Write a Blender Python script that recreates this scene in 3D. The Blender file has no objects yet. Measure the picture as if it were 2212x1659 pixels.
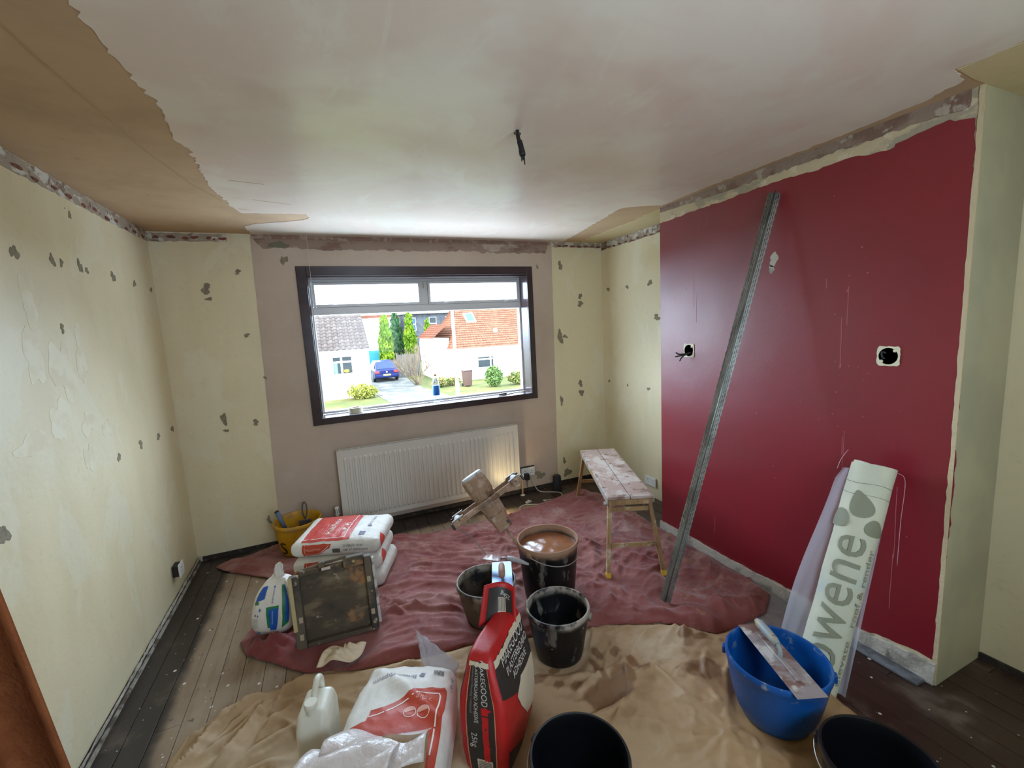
import bpy, bmesh, math, random
import numpy as np
from mathutils import Vector, Matrix, Quaternion

# ------------------------------------------------------------------ camera, world, sun, exposure
SC = bpy.context.scene
COL = SC.collection
cam_data = bpy.data.cameras.new('camera')
cam = bpy.data.objects.new('camera', cam_data); COL.objects.link(cam)
cam_data.sensor_width = 36.0
cam_data.lens = 36.0 * 941.76 / 2212.0
cam_data.clip_start = 0.02; cam_data.clip_end = 400
_r = Vector((0.91841205, -0.39196766, -0.05367183))
_d = Vector((-0.10140224, -0.10208942, -0.98959352))
_f = Vector((0.38240933, 0.91429706, -0.13350655))
_m = Matrix((_r, -_d, -_f)).transposed().to_4x4()
_m.translation = Vector((1.055, -3.8174, 1.6488))
cam.matrix_world = _m
SC.camera = cam

SKY = 10.0
wd = bpy.data.worlds.new('sky'); SC.world = wd; wd.use_nodes = True
wd.node_tree.nodes['Background'].inputs['Color'].default_value = (0.62, 0.80, 1.0, 1)
wd.node_tree.nodes['Background'].inputs['Strength'].default_value = SKY

sun_d = bpy.data.lights.new('sun', 'SUN'); sun_d.energy = 5.0; sun_d.angle = math.radians(0.6)
sun_d.color = (1.0, 0.93, 0.80)
sun = bpy.data.objects.new('sun', sun_d); COL.objects.link(sun)
sun.rotation_mode = 'QUATERNION'
sun.rotation_quaternion = Vector((0.9, 0.22, -0.5)).to_track_quat('-Z', 'Y')

def portal(name, loc, sx, sy, direction):
    l = bpy.data.lights.new(name, 'AREA'); l.shape = 'RECTANGLE'; l.size = sx; l.size_y = sy
    l.cycles.is_portal = True
    o = bpy.data.objects.new(name, l); COL.objects.link(o); o.location = loc
    o.rotation_mode = 'QUATERNION'; o.rotation_quaternion = Vector(direction).to_track_quat('-Z', 'Y')
portal('sky_portal_front', (1.91, 0.22, 1.54), 1.86, 1.1, (0, -1, 0))
portal('sky_portal_rear', (1.8, -4.45, 1.6), 1.15, .78, (0, 1, 0))

SC.view_settings.view_transform = 'Standard'
SC.view_settings.look = 'None'
SC.view_settings.gamma = 1.0
SC.view_settings.use_curve_mapping = False
SC.view_settings.exposure = 0.92

# ------------------------------------------------------------------ helpers
RNG = random.Random(7)
def tag(o, label=None, cat=None, group=None, kind=None):
    if label: o['label'] = label
    if cat: o['category'] = cat
    if group: o['group'] = group
    if kind: o['kind'] = kind
    return o
def obj(name, verts, faces, m=None, parent=None, smooth=False):
    me = bpy.data.meshes.new(name)
    me.from_pydata([tuple(map(float, v)) for v in verts], [], [tuple(int(i) for i in f) for f in faces])
    me.update()
    if smooth: me.shade_smooth()
    o = bpy.data.objects.new(name, me); COL.objects.link(o)
    if m: me.materials.append(m)
    if parent: o.parent = parent
    return o
def bmobj(name, bm, m=None, parent=None, smooth=False):
    bmesh.ops.recalc_face_normals(bm, faces=bm.faces[:])
    me = bpy.data.meshes.new(name); bm.to_mesh(me); bm.free()
    if smooth: me.shade_smooth()
    o = bpy.data.objects.new(name, me); COL.objects.link(o)
    if m: me.materials.append(m)
    if parent: o.parent = parent
    return o
def empty(name, loc=(0, 0, 0), rz=0.0, mat=None):
    o = bpy.data.objects.new(name, None); COL.objects.link(o)
    o.empty_display_size = .05
    if mat is not None: o.matrix_world = mat
    else:
        o.location = loc; o.rotation_euler = (0, 0, rz)
    return o
def add_box(bm, lo, hi, M=None, bev=0.0, seg=2):
    lo = Vector(lo); hi = Vector(hi)
    r = bmesh.ops.create_cube(bm, size=1.0)
    vs = r['verts']
    for v in vs:
        v.co = Vector(((lo.x + hi.x) / 2 + v.co.x * (hi.x - lo.x), (lo.y + hi.y) / 2 + v.co.y * (hi.y - lo.y), (lo.z + hi.z) / 2 + v.co.z * (hi.z - lo.z)))
    if bev > 0:
        es = list({e for v in vs for e in v.link_edges})
        r2 = bmesh.ops.bevel(bm, geom=es, offset=bev, segments=seg, affect='EDGES', profile=0.5)
        vs = list({v for f in r2['faces'] for v in f.verts} | {v for v in vs if v.is_valid})
    if M is not None:
        for v in vs: v.co = M @ v.co
    return vs
def box(name, lo, hi, m, parent=None, bev=0.0, M=None, smooth=False):
    bm = bmesh.new(); add_box(bm, lo, hi, M, bev)
    return bmobj(name, bm, m, parent, smooth)
def frame_from(a, up=Vector((0, 0, 1))):
    a = Vector(a).normalized()
    if abs(a.dot(up)) > .98: up = Vector((1, 0, 0))
    x = up.cross(a).normalized(); y = a.cross(x)
    return Matrix((x, y, a)).transposed()
def beam(bm, p0, p1, w, h, up=Vector((0, 0, 1)), bev=0.0):
    """rectangular bar from p0 to p1, w across, h along 'up'"""
    p0 = Vector(p0); p1 = Vector(p1); a = (p1 - p0)
    L = a.length; F = frame_from(a, Vector(up)).to_4x4(); F.translation = p0
    return add_box(bm, (-w / 2, -h / 2, 0), (w / 2, h / 2, L), F, bev)
def tube_data(pts, r, n=8, closed=False, cap=True):
    pts = [Vector(p) for p in pts]; N = len(pts)
    rs = r if isinstance(r, (list, tuple)) else [r] * N
    vs = []; fs = []; prev = None
    for i, p in enumerate(pts):
        if closed: t = pts[(i + 1) % N] - pts[i - 1]
        else: t = pts[min(i + 1, N - 1)] - pts[max(i - 1, 0)]
        t = t.normalized() if t.length > 1e-9 else Vector((0, 0, 1))
        if prev is None:
            u = frame_from(t).col[0].to_3d() if False else frame_from(t) @ Vector((1, 0, 0))
        else:
            u = prev - t * prev.dot(t)
            u = u.normalized() if u.length > 1e-6 else frame_from(t) @ Vector((1, 0, 0))
        prev = u; w = t.cross(u)
        for k in range(n):
            a = 2 * math.pi * k / n
            vs.append(p + (u * math.cos(a) + w * math.sin(a)) * rs[i])
    for i in range(N if closed else N - 1):
        j = (i + 1) % N
        for k in range(n):
            k2 = (k + 1) % n
            fs.append((i * n + k, i * n + k2, j * n + k2, j * n + k))
    if cap and not closed:
        fs.append(tuple(range(n - 1, -1, -1))); fs.append(tuple((N - 1) * n + k for k in range(n)))
    return vs, fs
def tube(name, pts, r, m, parent=None, n=8, closed=False):
    v, f = tube_data(pts, r, n, closed)
    return obj(name, v, f, m, parent, True)
def smooth_path(pts, k=6):
    pts = [Vector(p) for p in pts]; out = []
    for i in range(len(pts) - 1):
        p0 = pts[max(i - 1, 0)]; p1 = pts[i]; p2 = pts[i + 1]; p3 = pts[min(i + 2, len(pts) - 1)]
        for j in range(k):
            t = j / k
            out.append(0.5 * ((2 * p1) + (p2 - p0) * t + (2 * p0 - 5 * p1 + 4 * p2 - p3) * t * t + (3 * p1 - p0 - 3 * p2 + p3) * t ** 3))
    out.append(pts[-1]); return out
def lathe_data(prof, n=48, closed=False, M=None):
    vs = []; fs = []
    for (r, z) in prof:
        for k in range(n):
            a = 2 * math.pi * k / n
            p = Vector((r * math.cos(a), r * math.sin(a), z))
            vs.append(M @ p if M is not None else p)
    P = len(prof)
    for i in range(P - 1 if not closed else P):
        j = (i + 1) % P
        for k in range(n):
            k2 = (k + 1) % n
            fs.append((i * n + k, i * n + k2, j * n + k2, j * n + k))
    if not closed:
        if prof[0][0] > 1e-5: fs.append(tuple(range(n - 1, -1, -1)))
        if prof[-1][0] > 1e-5: fs.append(tuple((P - 1) * n + k for k in range(n)))
    return vs, fs
def lathe(name, prof, m, parent=None, n=48, closed=False, M=None, smooth=True):
    v, f = lathe_data(prof, n, closed, M)
    bm = bmesh.new()
    bv = [bm.verts.new(p) for p in v]
    for q in f:
        try: bm.faces.new([bv[i] for i in q])
        except ValueError: pass
    bmesh.ops.remove_doubles(bm, verts=bm.verts[:], dist=1e-6)
    o = bmobj(name, bm, m, parent, smooth)
    if smooth:
        try: o.data.set_sharp_from_angle(angle=math.radians(50))
        except Exception: pass
    return o
# gradient noise in numpy
_rs = np.random.RandomState(11)
_perm = _rs.permutation(512).astype(int); _perm = np.concatenate([_perm, _perm])
_ga = _rs.rand(512) * 2 * np.pi
_gx = np.cos(_ga); _gy = np.sin(_ga)
def pnoise(x, y):
    x = np.asarray(x, float); y = np.asarray(y, float)
    xi = np.floor(x).astype(int); yi = np.floor(y).astype(int); xf = x - xi; yf = y - yi
    def g(ix, iy, dx, dy):
        h = _perm[(_perm[ix & 511] + iy) & 511]
        return _gx[h] * dx + _gy[h] * dy
    u = xf ** 3 * (xf * (xf * 6 - 15) + 10); v = yf ** 3 * (yf * (yf * 6 - 15) + 10)
    a = g(xi, yi, xf, yf); b = g(xi + 1, yi, xf - 1, yf); c = g(xi, yi + 1, xf, yf - 1); d = g(xi + 1, yi + 1, xf - 1, yf - 1)
    return (a * (1 - u) + b * u) * (1 - v) + (c * (1 - u) + d * u) * v
def fbm(x, y, o=4):
    s = 0; a = 1.0
    for i in range(o):
        s = s + a * pnoise(x * 2 ** i + 13.7 * i, y * 2 ** i + 7.1 * i); a *= .5
    return s
def ridge(x, y, o=3):
    s = 0; a = 1.0
    for i in range(o):
        n = 1 - np.abs(pnoise(x * 2 ** i + 31.7 * i, y * 2 ** i + 3.3 * i)) * 2.2
        s = s + a * np.clip(n, 0, 1) ** 3; a *= .5
    return s
def n1(t, seed=0.0):
    return float(fbm(np.array([t]), np.array([seed * 17.3 + .37]), 4)[0])
def in_poly(X, Y, poly):
    inside = np.zeros(X.shape, bool); n = len(poly); j = n - 1
    for i in range(n):
        xi, yi = poly[i]; xj, yj = poly[j]
        if abs(yj - yi) > 1e-12:
            c = ((yi > Y) != (yj > Y)) & (X < (xj - xi) * (Y - yi) / (yj - yi) + xi)
            inside ^= c
        j = i
    return inside
def poly_dist(X, Y, poly):
    D = np.full(X.shape, 1e9); n = len(poly); NX = np.zeros_like(D); NY = np.zeros_like(D)
    for i in range(n):
        ax, ay = poly[i]; bx, by = poly[(i + 1) % n]
        dx, dy = bx - ax, by - ay; L = dx * dx + dy * dy + 1e-12
        t = np.clip(((X - ax) * dx + (Y - ay) * dy) / L, 0, 1)
        q = np.hypot(X - ax - t * dx, Y - ay - t * dy); m_ = q < D
        D = np.where(m_, q, D); NX = np.where(m_, ax + t * dx, NX); NY = np.where(m_, ay + t * dy, NY)
    return D, NX, NY
def ragged(poly, amp, step=.02, seed=1, keep=None, freq=14.0):
    """subdivide a polygon outline and push the points about; keep(p,q)->True leaves that side straight"""
    out = []; n = len(poly)
    for i in range(n):
        a = Vector(poly[i]).to_2d() if len(poly[i]) > 2 else Vector(poly[i]); b = Vector(poly[(i + 1) % n])
        d = b - a; L = d.length
        if L < 1e-6: continue
        straight = keep is not None and keep(a, b)
        k = 1 if straight else max(1, int(L / step))
        nn = Vector((-d.y, d.x)) / L
        for j in range(k):
            t = j / k; p = a + d * t
            w = 0 if straight else (min(1, t * L / .03) if True else 1) * min(1, (1 - t) * L / .03)
            s = p.x * 1.3 + p.y * 1.7
            o = amp * (1.3 * n1(s * freq, seed) + .9 * n1(s * freq * 5, seed + 5)) * w
            out.append((p.x + nn.x * o, p.y + nn.y * o))
    return out
def slab(name, poly, fn, thick, m, parent=None):
    """thin layer with the outline poly; fn(u,v,w)->xyz with w the height above the wall face"""
    from mathutils.geometry import delaunay_2d_cdt
    n = len(poly)
    vo, eo, fo, _a, _b, _c = delaunay_2d_cdt([Vector(p) for p in poly], [], [list(range(n))], 1, 1e-5)
    N_ = len(vo); V = [fn(p.x, p.y, thick) for p in vo] + [fn(p.x, p.y, 0) for p in vo]
    F_ = [tuple(f) for f in fo] + [tuple(i + N_ for i in reversed(f)) for f in fo]
    cnt = {}
    for f in fo:
        for i in range(len(f)):
            e = (f[i], f[(i + 1) % len(f)]); cnt[e] = 1
    for (a, b) in list(cnt):
        if (b, a) not in cnt: F_.append((b, a, a + N_, b + N_))
    bm = bmesh.new(); bv = [bm.verts.new(p) for p in V]
    for f in F_:
        try: bm.faces.new([bv[i] for i in f])
        except ValueError: pass
    return bmobj(name, bm, m, parent)
def blob(rx, ry, seed, n=14, rough=.35):
    r = random.Random(seed); ph = [r.uniform(0, 6.28) for _ in range(4)]
    out = []
    for k in range(n):
        a = 2 * math.pi * k / n
        q = 1 + rough * (.5 * math.sin(2 * a + ph[0]) + .4 * math.sin(3 * a + ph[1]) + .35 * math.sin(5 * a + ph[2]) + .25 * r.uniform(-1, 1))
        out.append((rx * q * math.cos(a), ry * q * math.sin(a)))
    return out

# ------------------------------------------------------------------ materials
MATS = {}
def mk(name, base, rough=.6, metal=0.0, spec=.5, layers=(), bump=None, coat=0.0, rlayers=True, world=True, trans=0.0, alpha=1.0, sheen=0.0, sss=0.0):
    """layers: dicts col, scale, lo, hi, detail, stretch(x,y,z), rough, fac, zmin/zmax (world z or local z window, soft)"""
    if name in MATS: return MATS[name]
    m = bpy.data.materials.new(name); m.use_nodes = True; MATS[name] = m
    nt = m.node_tree; N = nt.nodes; Lk = nt.links
    bs = N['Principled BSDF']
    bs.inputs['Roughness'].default_value = rough
    bs.inputs['Metallic'].default_value = metal
    bs.inputs['Specular IOR Level'].default_value = spec
    bs.inputs['Coat Weight'].default_value = coat
    bs.inputs['Alpha'].default_value = alpha
    if sheen: bs.inputs['Sheen Weight'].default_value = sheen
    if trans: bs.inputs['Transmission Weight'].default_value = trans
    if sss:
        bs.inputs['Subsurface Weight'].default_value = sss; bs.inputs['Subsurface Scale'].default_value = .01
    base = tuple(base) + (1,) if len(base) == 3 else base
    if world:
        co = N.new('ShaderNodeNewGeometry').outputs['Position']
    else:
        co = N.new('ShaderNodeTexCoord').outputs['Object']
    cur = None; rcur = None
    def mapped(st, off=0.0):
        mp = N.new('ShaderNodeMapping'); mp.inputs['Scale'].default_value = st; mp.inputs['Location'].default_value = (off, off * .7, off * 1.3)
        Lk.new(co, mp.inputs['Vector']); return mp.outputs['Vector']
    for i, l in enumerate(layers):
        fac = None
        if 'scale' in l:
            if l.get('voronoi'):
                nz = N.new('ShaderNodeTexVoronoi'); nz.inputs['Scale'].default_value = l['scale']
                nz.inputs['Randomness'].default_value = 1.0
                out = nz.outputs['Distance']
            else:
                nz = N.new('ShaderNodeTexNoise'); nz.inputs['Scale'].default_value = l['scale']
                nz.inputs['Detail'].default_value = l.get('detail', 4); nz.inputs['Roughness'].default_value = l.get('nr', .6)
                nz.inputs['Distortion'].default_value = l.get('dist', 0)
                out = nz.outputs['Fac']
            Lk.new(mapped(l.get('stretch', (1, 1, 1)), l.get('seed', i * 3.1)), nz.inputs['Vector'])
            mr = N.new('ShaderNodeMapRange'); mr.interpolation_type = 'SMOOTHSTEP'
            mr.inputs['From Min'].default_value = l['lo']; mr.inputs['From Max'].default_value = l['hi']
            if l.get('voronoi'):
                mr.inputs['To Min'].default_value = 1; mr.inputs['To Max'].default_value = 0
            Lk.new(out, mr.inputs['Value']); fac = mr.outputs['Result']
        for ax in 'xyz':
            if ax in l:      # (a,b): 0 at a, 1 at b along world axis
                sp = N.new('ShaderNodeSeparateXYZ'); Lk.new(co, sp.inputs[0])
                mr = N.new('ShaderNodeMapRange'); mr.interpolation_type = 'SMOOTHSTEP'
                a, b = l[ax]
                wob = l.get('wob', 0)
                src = sp.outputs['XYZ'.index(ax.upper())]
                if wob:
                    nz2 = N.new('ShaderNodeTexNoise'); nz2.inputs['Scale'].default_value = l.get('wscale', 9); nz2.inputs['Detail'].default_value = 4
                    Lk.new(co, nz2.inputs['Vector'])
                    ma = N.new('ShaderNodeMath'); ma.operation = 'MULTIPLY_ADD'
                    Lk.new(nz2.outputs['Fac'], ma.inputs[0]); ma.inputs[1].default_value = wob; Lk.new(src, ma.inputs[2])
                    sb = N.new('ShaderNodeMath'); sb.operation = 'SUBTRACT'; Lk.new(ma.outputs[0], sb.inputs[0]); sb.inputs[1].default_value = wob * .5
                    src = sb.outputs[0]
                Lk.new(src, mr.inputs['Value'])
                if a < b:
                    mr.inputs['From Min'].default_value = a; mr.inputs['From Max'].default_value = b
                else:
                    mr.inputs['From Min'].default_value = b; mr.inputs['From Max'].default_value = a
                    mr.inputs['To Min'].default_value = 1; mr.inputs['To Max'].default_value = 0
                if fac is None: fac = mr.outputs['Result']
                else:
                    mu = N.new('ShaderNodeMath'); mu.operation = 'MULTIPLY'
                    Lk.new(fac, mu.inputs[0]); Lk.new(mr.outputs['Result'], mu.inputs[1]); fac = mu.outputs[0]
        if 'attr' in l:
            at = N.new('ShaderNodeAttribute'); at.attribute_name = l['attr']
            if fac is None: fac = at.outputs['Fac']
            else:
                mu = N.new('ShaderNodeMath'); mu.operation = 'MULTIPLY'
                Lk.new(fac, mu.inputs[0]); Lk.new(at.outputs['Fac'], mu.inputs[1]); fac = mu.outputs[0]
        if 'objrand' in l:
            oi = N.new('ShaderNodeObjectInfo'); fac = oi.outputs['Random']
        mu = N.new('ShaderNodeMath'); mu.operation = 'MULTIPLY'; mu.use_clamp = True
        Lk.new(fac, mu.inputs[0]); mu.inputs[1].default_value = l.get('fac', 1.0); fac = mu.outputs[0]
        mx = N.new('ShaderNodeMix'); mx.data_type = 'RGBA'
        if cur is None: mx.inputs['A'].default_value = base
        else: Lk.new(cur, mx.inputs['A'])
        mx.inputs['B'].default_value = tuple(l['col']) + (1,)
        Lk.new(fac, mx.inputs['Factor']); cur = mx.outputs['Result']
        if 'rough' in l:
            mf = N.new('ShaderNodeMix'); mf.data_type = 'FLOAT'
            if rcur is None: mf.inputs['A'].default_value = rough
            else: Lk.new(rcur, mf.inputs['A'])
            mf.inputs['B'].default_value = l['rough']; Lk.new(fac, mf.inputs['Factor']); rcur = mf.outputs['Result']
    if cur is None: bs.inputs['Base Color'].default_value = base
    else: Lk.new(cur, bs.inputs['Base Color'])
    if rcur is not None: Lk.new(rcur, bs.inputs['Roughness'])
    if bump:
        prev = None
        bl = bump if isinstance(bump, list) else [bump]
        for b in bl:
            nz = N.new('ShaderNodeTexNoise'); nz.inputs['Scale'].default_value = b[0]; nz.inputs['Detail'].default_value = 5
            Lk.new(mapped(b[3] if len(b) > 3 else (1, 1, 1), 5.5), nz.inputs['Vector'])
            bp = N.new('ShaderNodeBump'); bp.inputs['Strength'].default_value = b[1]; bp.inputs['Distance'].default_value = b[2]
            Lk.new(nz.outputs['Fac'], bp.inputs['Height'])
            if prev: Lk.new(prev, bp.inputs['Normal'])
            prev = bp.outputs['Normal']
        Lk.new(prev, bs.inputs['Normal'])
    return m
def clear(name, tint=(1, 1, 1), gloss=.06, dirt=0.0, rough=.02, dirtcol=(.9, .9, .9)):
    """clear sheet: straight-through, a share of mirror reflection, a share of dusty film"""
    m = bpy.data.materials.new(name); m.use_nodes = True; MATS[name] = m
    nt = m.node_tree; N = nt.nodes; N.remove(N['Principled BSDF'])
    t = N.new('ShaderNodeBsdfTransparent'); t.inputs['Color'].default_value = tuple(tint) + (1,)
    g = N.new('ShaderNodeBsdfGlossy'); g.inputs['Roughness'].default_value = rough
    mx = N.new('ShaderNodeMixShader'); mx.inputs[0].default_value = gloss
    nt.links.new(t.outputs[0], mx.inputs[1]); nt.links.new(g.outputs[0], mx.inputs[2])
    last = mx
    if dirt > 0:
        d = N.new('ShaderNodeBsdfDiffuse'); d.inputs['Color'].default_value = tuple(dirtcol) + (1,)
        m2 = N.new('ShaderNodeMixShader'); m2.inputs[0].default_value = dirt
        nt.links.new(mx.outputs[0], m2.inputs[1]); nt.links.new(d.outputs[0], m2.inputs[2]); last = m2
    nt.links.new(last.outputs[0], N['Material Output'].inputs['Surface'])
    return m
def emit(name, col, s):
    m = bpy.data.materials.new(name); m.use_nodes = True; MATS[name] = m
    b = m.node_tree.nodes['Principled BSDF']; b.inputs['Emission Color'].default_value = tuple(col) + (1,); b.inputs['Emission Strength'].default_value = s
    b.inputs['Base Color'].default_value = tuple(col) + (1,)
    return m
# ------------------------------------------------------------------ print on surfaces
_fontcache = {}
def text_tris(s, size=1.0):
    """flat triangles of a line of lettering, origin at the left of the baseline"""
    if (s,) in _fontcache: vs, fs = _fontcache[(s,)]
    else:
        cu = bpy.data.curves.new('lettering_tmp', 'FONT'); cu.body = s; cu.resolution_u = 3
        o = bpy.data.objects.new('lettering_tmp', cu); COL.objects.link(o)
        bpy.context.view_layer.update()
        me = bpy.data.meshes.new_from_object(o.evaluated_get(bpy.context.evaluated_depsgraph_get()))
        bm = bmesh.new(); bm.from_mesh(me); bmesh.ops.triangulate(bm, faces=bm.faces[:])
        bm.verts.ensure_lookup_table(); bm.verts.index_update()
        vs = [(v.co.x, v.co.y) for v in bm.verts]; fs = [tuple(v.index for v in f.verts) for f in bm.faces]
        bm.free(); bpy.data.objects.remove(o); bpy.data.curves.remove(cu); bpy.data.meshes.remove(me)
        _fontcache[(s,)] = (vs, fs)
    return [(x * size, y * size) for x, y in vs], fs
def text_on(name, s, fn, u, v, size, ang, m, parent, width=None, sx=1.0, off=.0012, cell=.025):
    vs, fs = text_tris(s, size)
    if not vs: return None
    w = max(x for x, y in vs) - min(x for x, y in vs)
    k = (width / w) if width else sx
    x0 = min(x for x, y in vs)
    ca, sa = math.cos(ang), math.sin(ang); off = off + .0016
    bm = bmesh.new(); bv = []
    for x, y in vs:
        x = (x - x0) * k
        bv.append(bm.verts.new((u + x * ca - y * sa, v + x * sa + y * ca, 0)))
    for f in fs:
        try: bm.faces.new([bv[i] for i in f])
        except ValueError: pass
    for _ in range(5):
        es = [e for e in bm.edges if e.calc_length() > cell]
        if not es: break
        bmesh.ops.subdivide_edges(bm, edges=es, cuts=1, use_grid_fill=False)
        bmesh.ops.triangulate(bm, faces=[q for q in bm.faces if len(q.verts) > 3])
    for q in bm.verts: q.co = Vector(fn(q.co.x, q.co.y, off))
    me = bpy.data.meshes.new(name); bm.to_mesh(me); bm.free()
    o = bpy.data.objects.new(name, me); COL.objects.link(o); me.materials.append(m); o.parent = parent
    return o
def panel_on(name, poly, fn, m, parent, off=.0006, cell=.02):
    off = off + .0012
    """printed patch laid on a curved surface"""
    bm = bmesh.new()
    f = bm.faces.new([bm.verts.new((x, y, 0)) for x, y in poly])
    bmesh.ops.triangulate(bm, faces=[f])
    for _ in range(7):
        es = [e for e in bm.edges if e.calc_length() > cell]
        if not es: break
        bmesh.ops.subdivide_edges(bm, edges=es, cuts=1, use_grid_fill=False)
        bmesh.ops.triangulate(bm, faces=[q for q in bm.faces if len(q.verts) > 3])
    for vv in bm.verts: vv.co = Vector(fn(vv.co.x, vv.co.y, off))
    me = bpy.data.meshes.new(name); bm.to_mesh(me); bm.free(); me.shade_smooth()
    o = bpy.data.objects.new(name, me); COL.objects.link(o); me.materials.append(m); o.parent = parent
    return o
def rect(x0, y0, x1, y1): return [(x0, y0), (x1, y0), (x1, y1), (x0, y1)]
def line_poly(pts, w):
    pts = [Vector(p) for p in pts]; L = []; R_ = []
    for i, p in enumerate(pts):
        t = (pts[min(i + 1, len(pts) - 1)] - pts[max(i - 1, 0)]).normalized(); n = Vector((-t.y, t.x)) * w / 2
        L.append(tuple(p + n)); R_.append(tuple(p - n))
    return L + R_[::-1]
class SoftBox:
    """rounded, stuffed box; deform(p) bends it; faces addressed by name for printing"""
    def __init__(s, dx, dy, dz, r, deform=None):
        s.d = Vector((dx, dy, dz)); s.r = r; s.deform = deform or (lambda p: p)
    def pt(s, p, off=0.0):
        p = Vector(p); h = s.d / 2
        c = Vector([max(-(h[i] - s.r), min(h[i] - s.r, p[i])) for i in range(3)])
        n = p - c
        n = n.normalized() if n.length > 1e-9 else Vector((0, 0, 1))
        return Vector(s.deform(c + n * (s.r + off)))
    def face(s, name):
        h = s.d / 2
        F = {'+z': lambda u, v, o=0: s.pt((u, v, h.z), o), '-z': lambda u, v, o=0: s.pt((u, v, -h.z), o),
             '-y': lambda u, v, o=0: s.pt((u, -h.y, v), o), '+y': lambda u, v, o=0: s.pt((u, h.y, v), o),
             '+x': lambda u, v, o=0: s.pt((h.x, u, v), o), '-x': lambda u, v, o=0: s.pt((-h.x, u, v), o)}
        return F[name]
    def body(s, name, m, parent, n=24):
        bm = bmesh.new(); bmesh.ops.create_cube(bm, size=1.0)
        bmesh.ops.subdivide_edges(bm, edges=bm.edges[:], cuts=n, use_grid_fill=True)
        for v in bm.verts:
            # crowd the cuts toward the rounded edges
            q = Vector([math.copysign(1 - (1 - abs(2 * c)) ** 1.35, c) / 2 for c in v.co])
            v.co = s.pt(Vector((q.x * s.d.x, q.y * s.d.y, q.z * s.d.z)))
        return bmobj(name, bm, m, parent, True)
def S(r, g, b):
    def c(x):
        x /= 255.0
        return x / 12.92 if x <= .04045 else ((x + .055) / 1.055) ** 2.4
    return (c(r), c(g), c(b))
# ------------------------------------------------------------------ the room
W, H, XC, YA, YB, YR = 3.7045, 2.42, 3.3386, -1.2605, -2.9411, -4.3
cream = mk('cream_paint', S(224, 210, 174), .45, spec=.6, layers=[
    dict(col=S(208, 192, 152), scale=1.6, lo=.42, hi=.68, detail=3, fac=.6, stretch=(1, 1, .35)),
    dict(col=S(226, 220, 196), scale=3.2, lo=.53, hi=.60, detail=6, dist=.6, fac=.4, stretch=(1, 1, .55), seed=9, rough=.42),
    dict(col=S(178, 166, 132), scale=26, lo=.55, hi=.8, detail=4, fac=.25)],
    bump=[(38, .12, .01), (3, .15, .03)])
panel_plaster = mk('window_wall_plaster', S(190, 170, 152), .65, layers=[
    dict(col=S(176, 156, 138), scale=2.2, lo=.4, hi=.7, detail=4, fac=.7),
    dict(col=S(202, 185, 168), scale=7, lo=.55, hi=.75, detail=5, fac=.4)], bump=(30, .1, .01))
bare = mk('bare_brown_plaster', S(192, 160, 124), .75, layers=[
    dict(col=S(178, 148, 114), scale=2.5, lo=.4, hi=.7, detail=4),
    dict(col=S(198, 166, 132), scale=9, lo=.5, hi=.8, detail=5, fac=.5),
    dict(col=S(140, 114, 86), scale=30, lo=.7, hi=.78, detail=3, fac=.6, stretch=(1, .25, 1))], bump=(26, .15, .01))
skim = mk('fresh_skim_plaster', S(224, 204, 188), .36, spec=.5, layers=[
    dict(col=S(228, 216, 200), scale=1.1, lo=.42, hi=.62, detail=4, dist=.8, rough=.28),
    dict(col=S(214, 190, 174), scale=2.4, lo=.52, hi=.72, detail=3, fac=.6, rough=.42, seed=4),
    dict(col=S(230, 220, 204), scale=5, lo=.55, hi=.68, detail=6, dist=1.5, fac=.55, rough=.3, stretch=(1, .4, 1), seed=15)],
    bump=[(4, .22, .02, (1, .45, 1)), (30, .05, .004)])
old_cream = mk('old_cream_ceiling', S(205, 184, 140), .6, layers=[
    dict(col=S(190, 168, 122), scale=5, lo=.45, hi=.7, detail=4, fac=.7)], bump=(24, .15, .01))
rough_strip = mk('mottled_scraped_plaster', S(164, 148, 130), .8, layers=[
    dict(col=S(206, 200, 186), scale=16, lo=.52, hi=.58, detail=4, stretch=(.5, .5, 1)),
    dict(col=S(128, 108, 92), scale=12, lo=.56, hi=.64, detail=5, seed=6),
    dict(col=S(112, 70, 54), scale=22, lo=.64, hi=.68, detail=4, seed=12)], bump=(30, .5, .02))
pink_strip = mk('scraped_brown_pink_plaster', S(150, 128, 113), .8, layers=[
    dict(col=S(128, 100, 86), scale=7, lo=.5, hi=.6, detail=5, stretch=(.45, 1, 1)),
    dict(col=S(178, 162, 146), scale=9, lo=.58, hi=.63, detail=4, stretch=(.5, 1, 1), seed=6)], bump=(30, .4, .02))
chim_base = mk('scraped_chimney_plaster', S(202, 184, 150), .75, layers=[
    dict(col=S(168, 156, 134), scale=7, lo=.5, hi=.58, detail=5, stretch=(1, .5, 1)),
    dict(col=S(214, 198, 168), scale=12, lo=.55, hi=.62, detail=4, seed=8),
    dict(col=S(136, 116, 92), scale=8, lo=.6, hi=.68, detail=5, stretch=(1, .35, 1), seed=3)], bump=(24, .4, .02))
return_paint = mk('grey_green_cream', S(188, 180, 146), .6, layers=[
    dict(col=S(172, 166, 138), scale=2, lo=.4, hi=.65, detail=3)], bump=(40, .12, .01))
red = mk('dark_red_satin_paint', S(134, 22, 38), .36, spec=.85, layers=[
    dict(col=S(126, 20, 34), scale=1.5, lo=.4, hi=.7, detail=3, rough=.4),
    dict(col=S(150, 60, 70), scale=55, lo=.72, hi=.76, detail=3, fac=.25)], bump=[(60, .06, .006), (2.5, .12, .03)])
filler = mk('grey_filler', S(140, 130, 108), .85, layers=[dict(col=S(118, 108, 90), scale=40, lo=.4, hi=.7, detail=3)], bump=(90, .3, .005))
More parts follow.
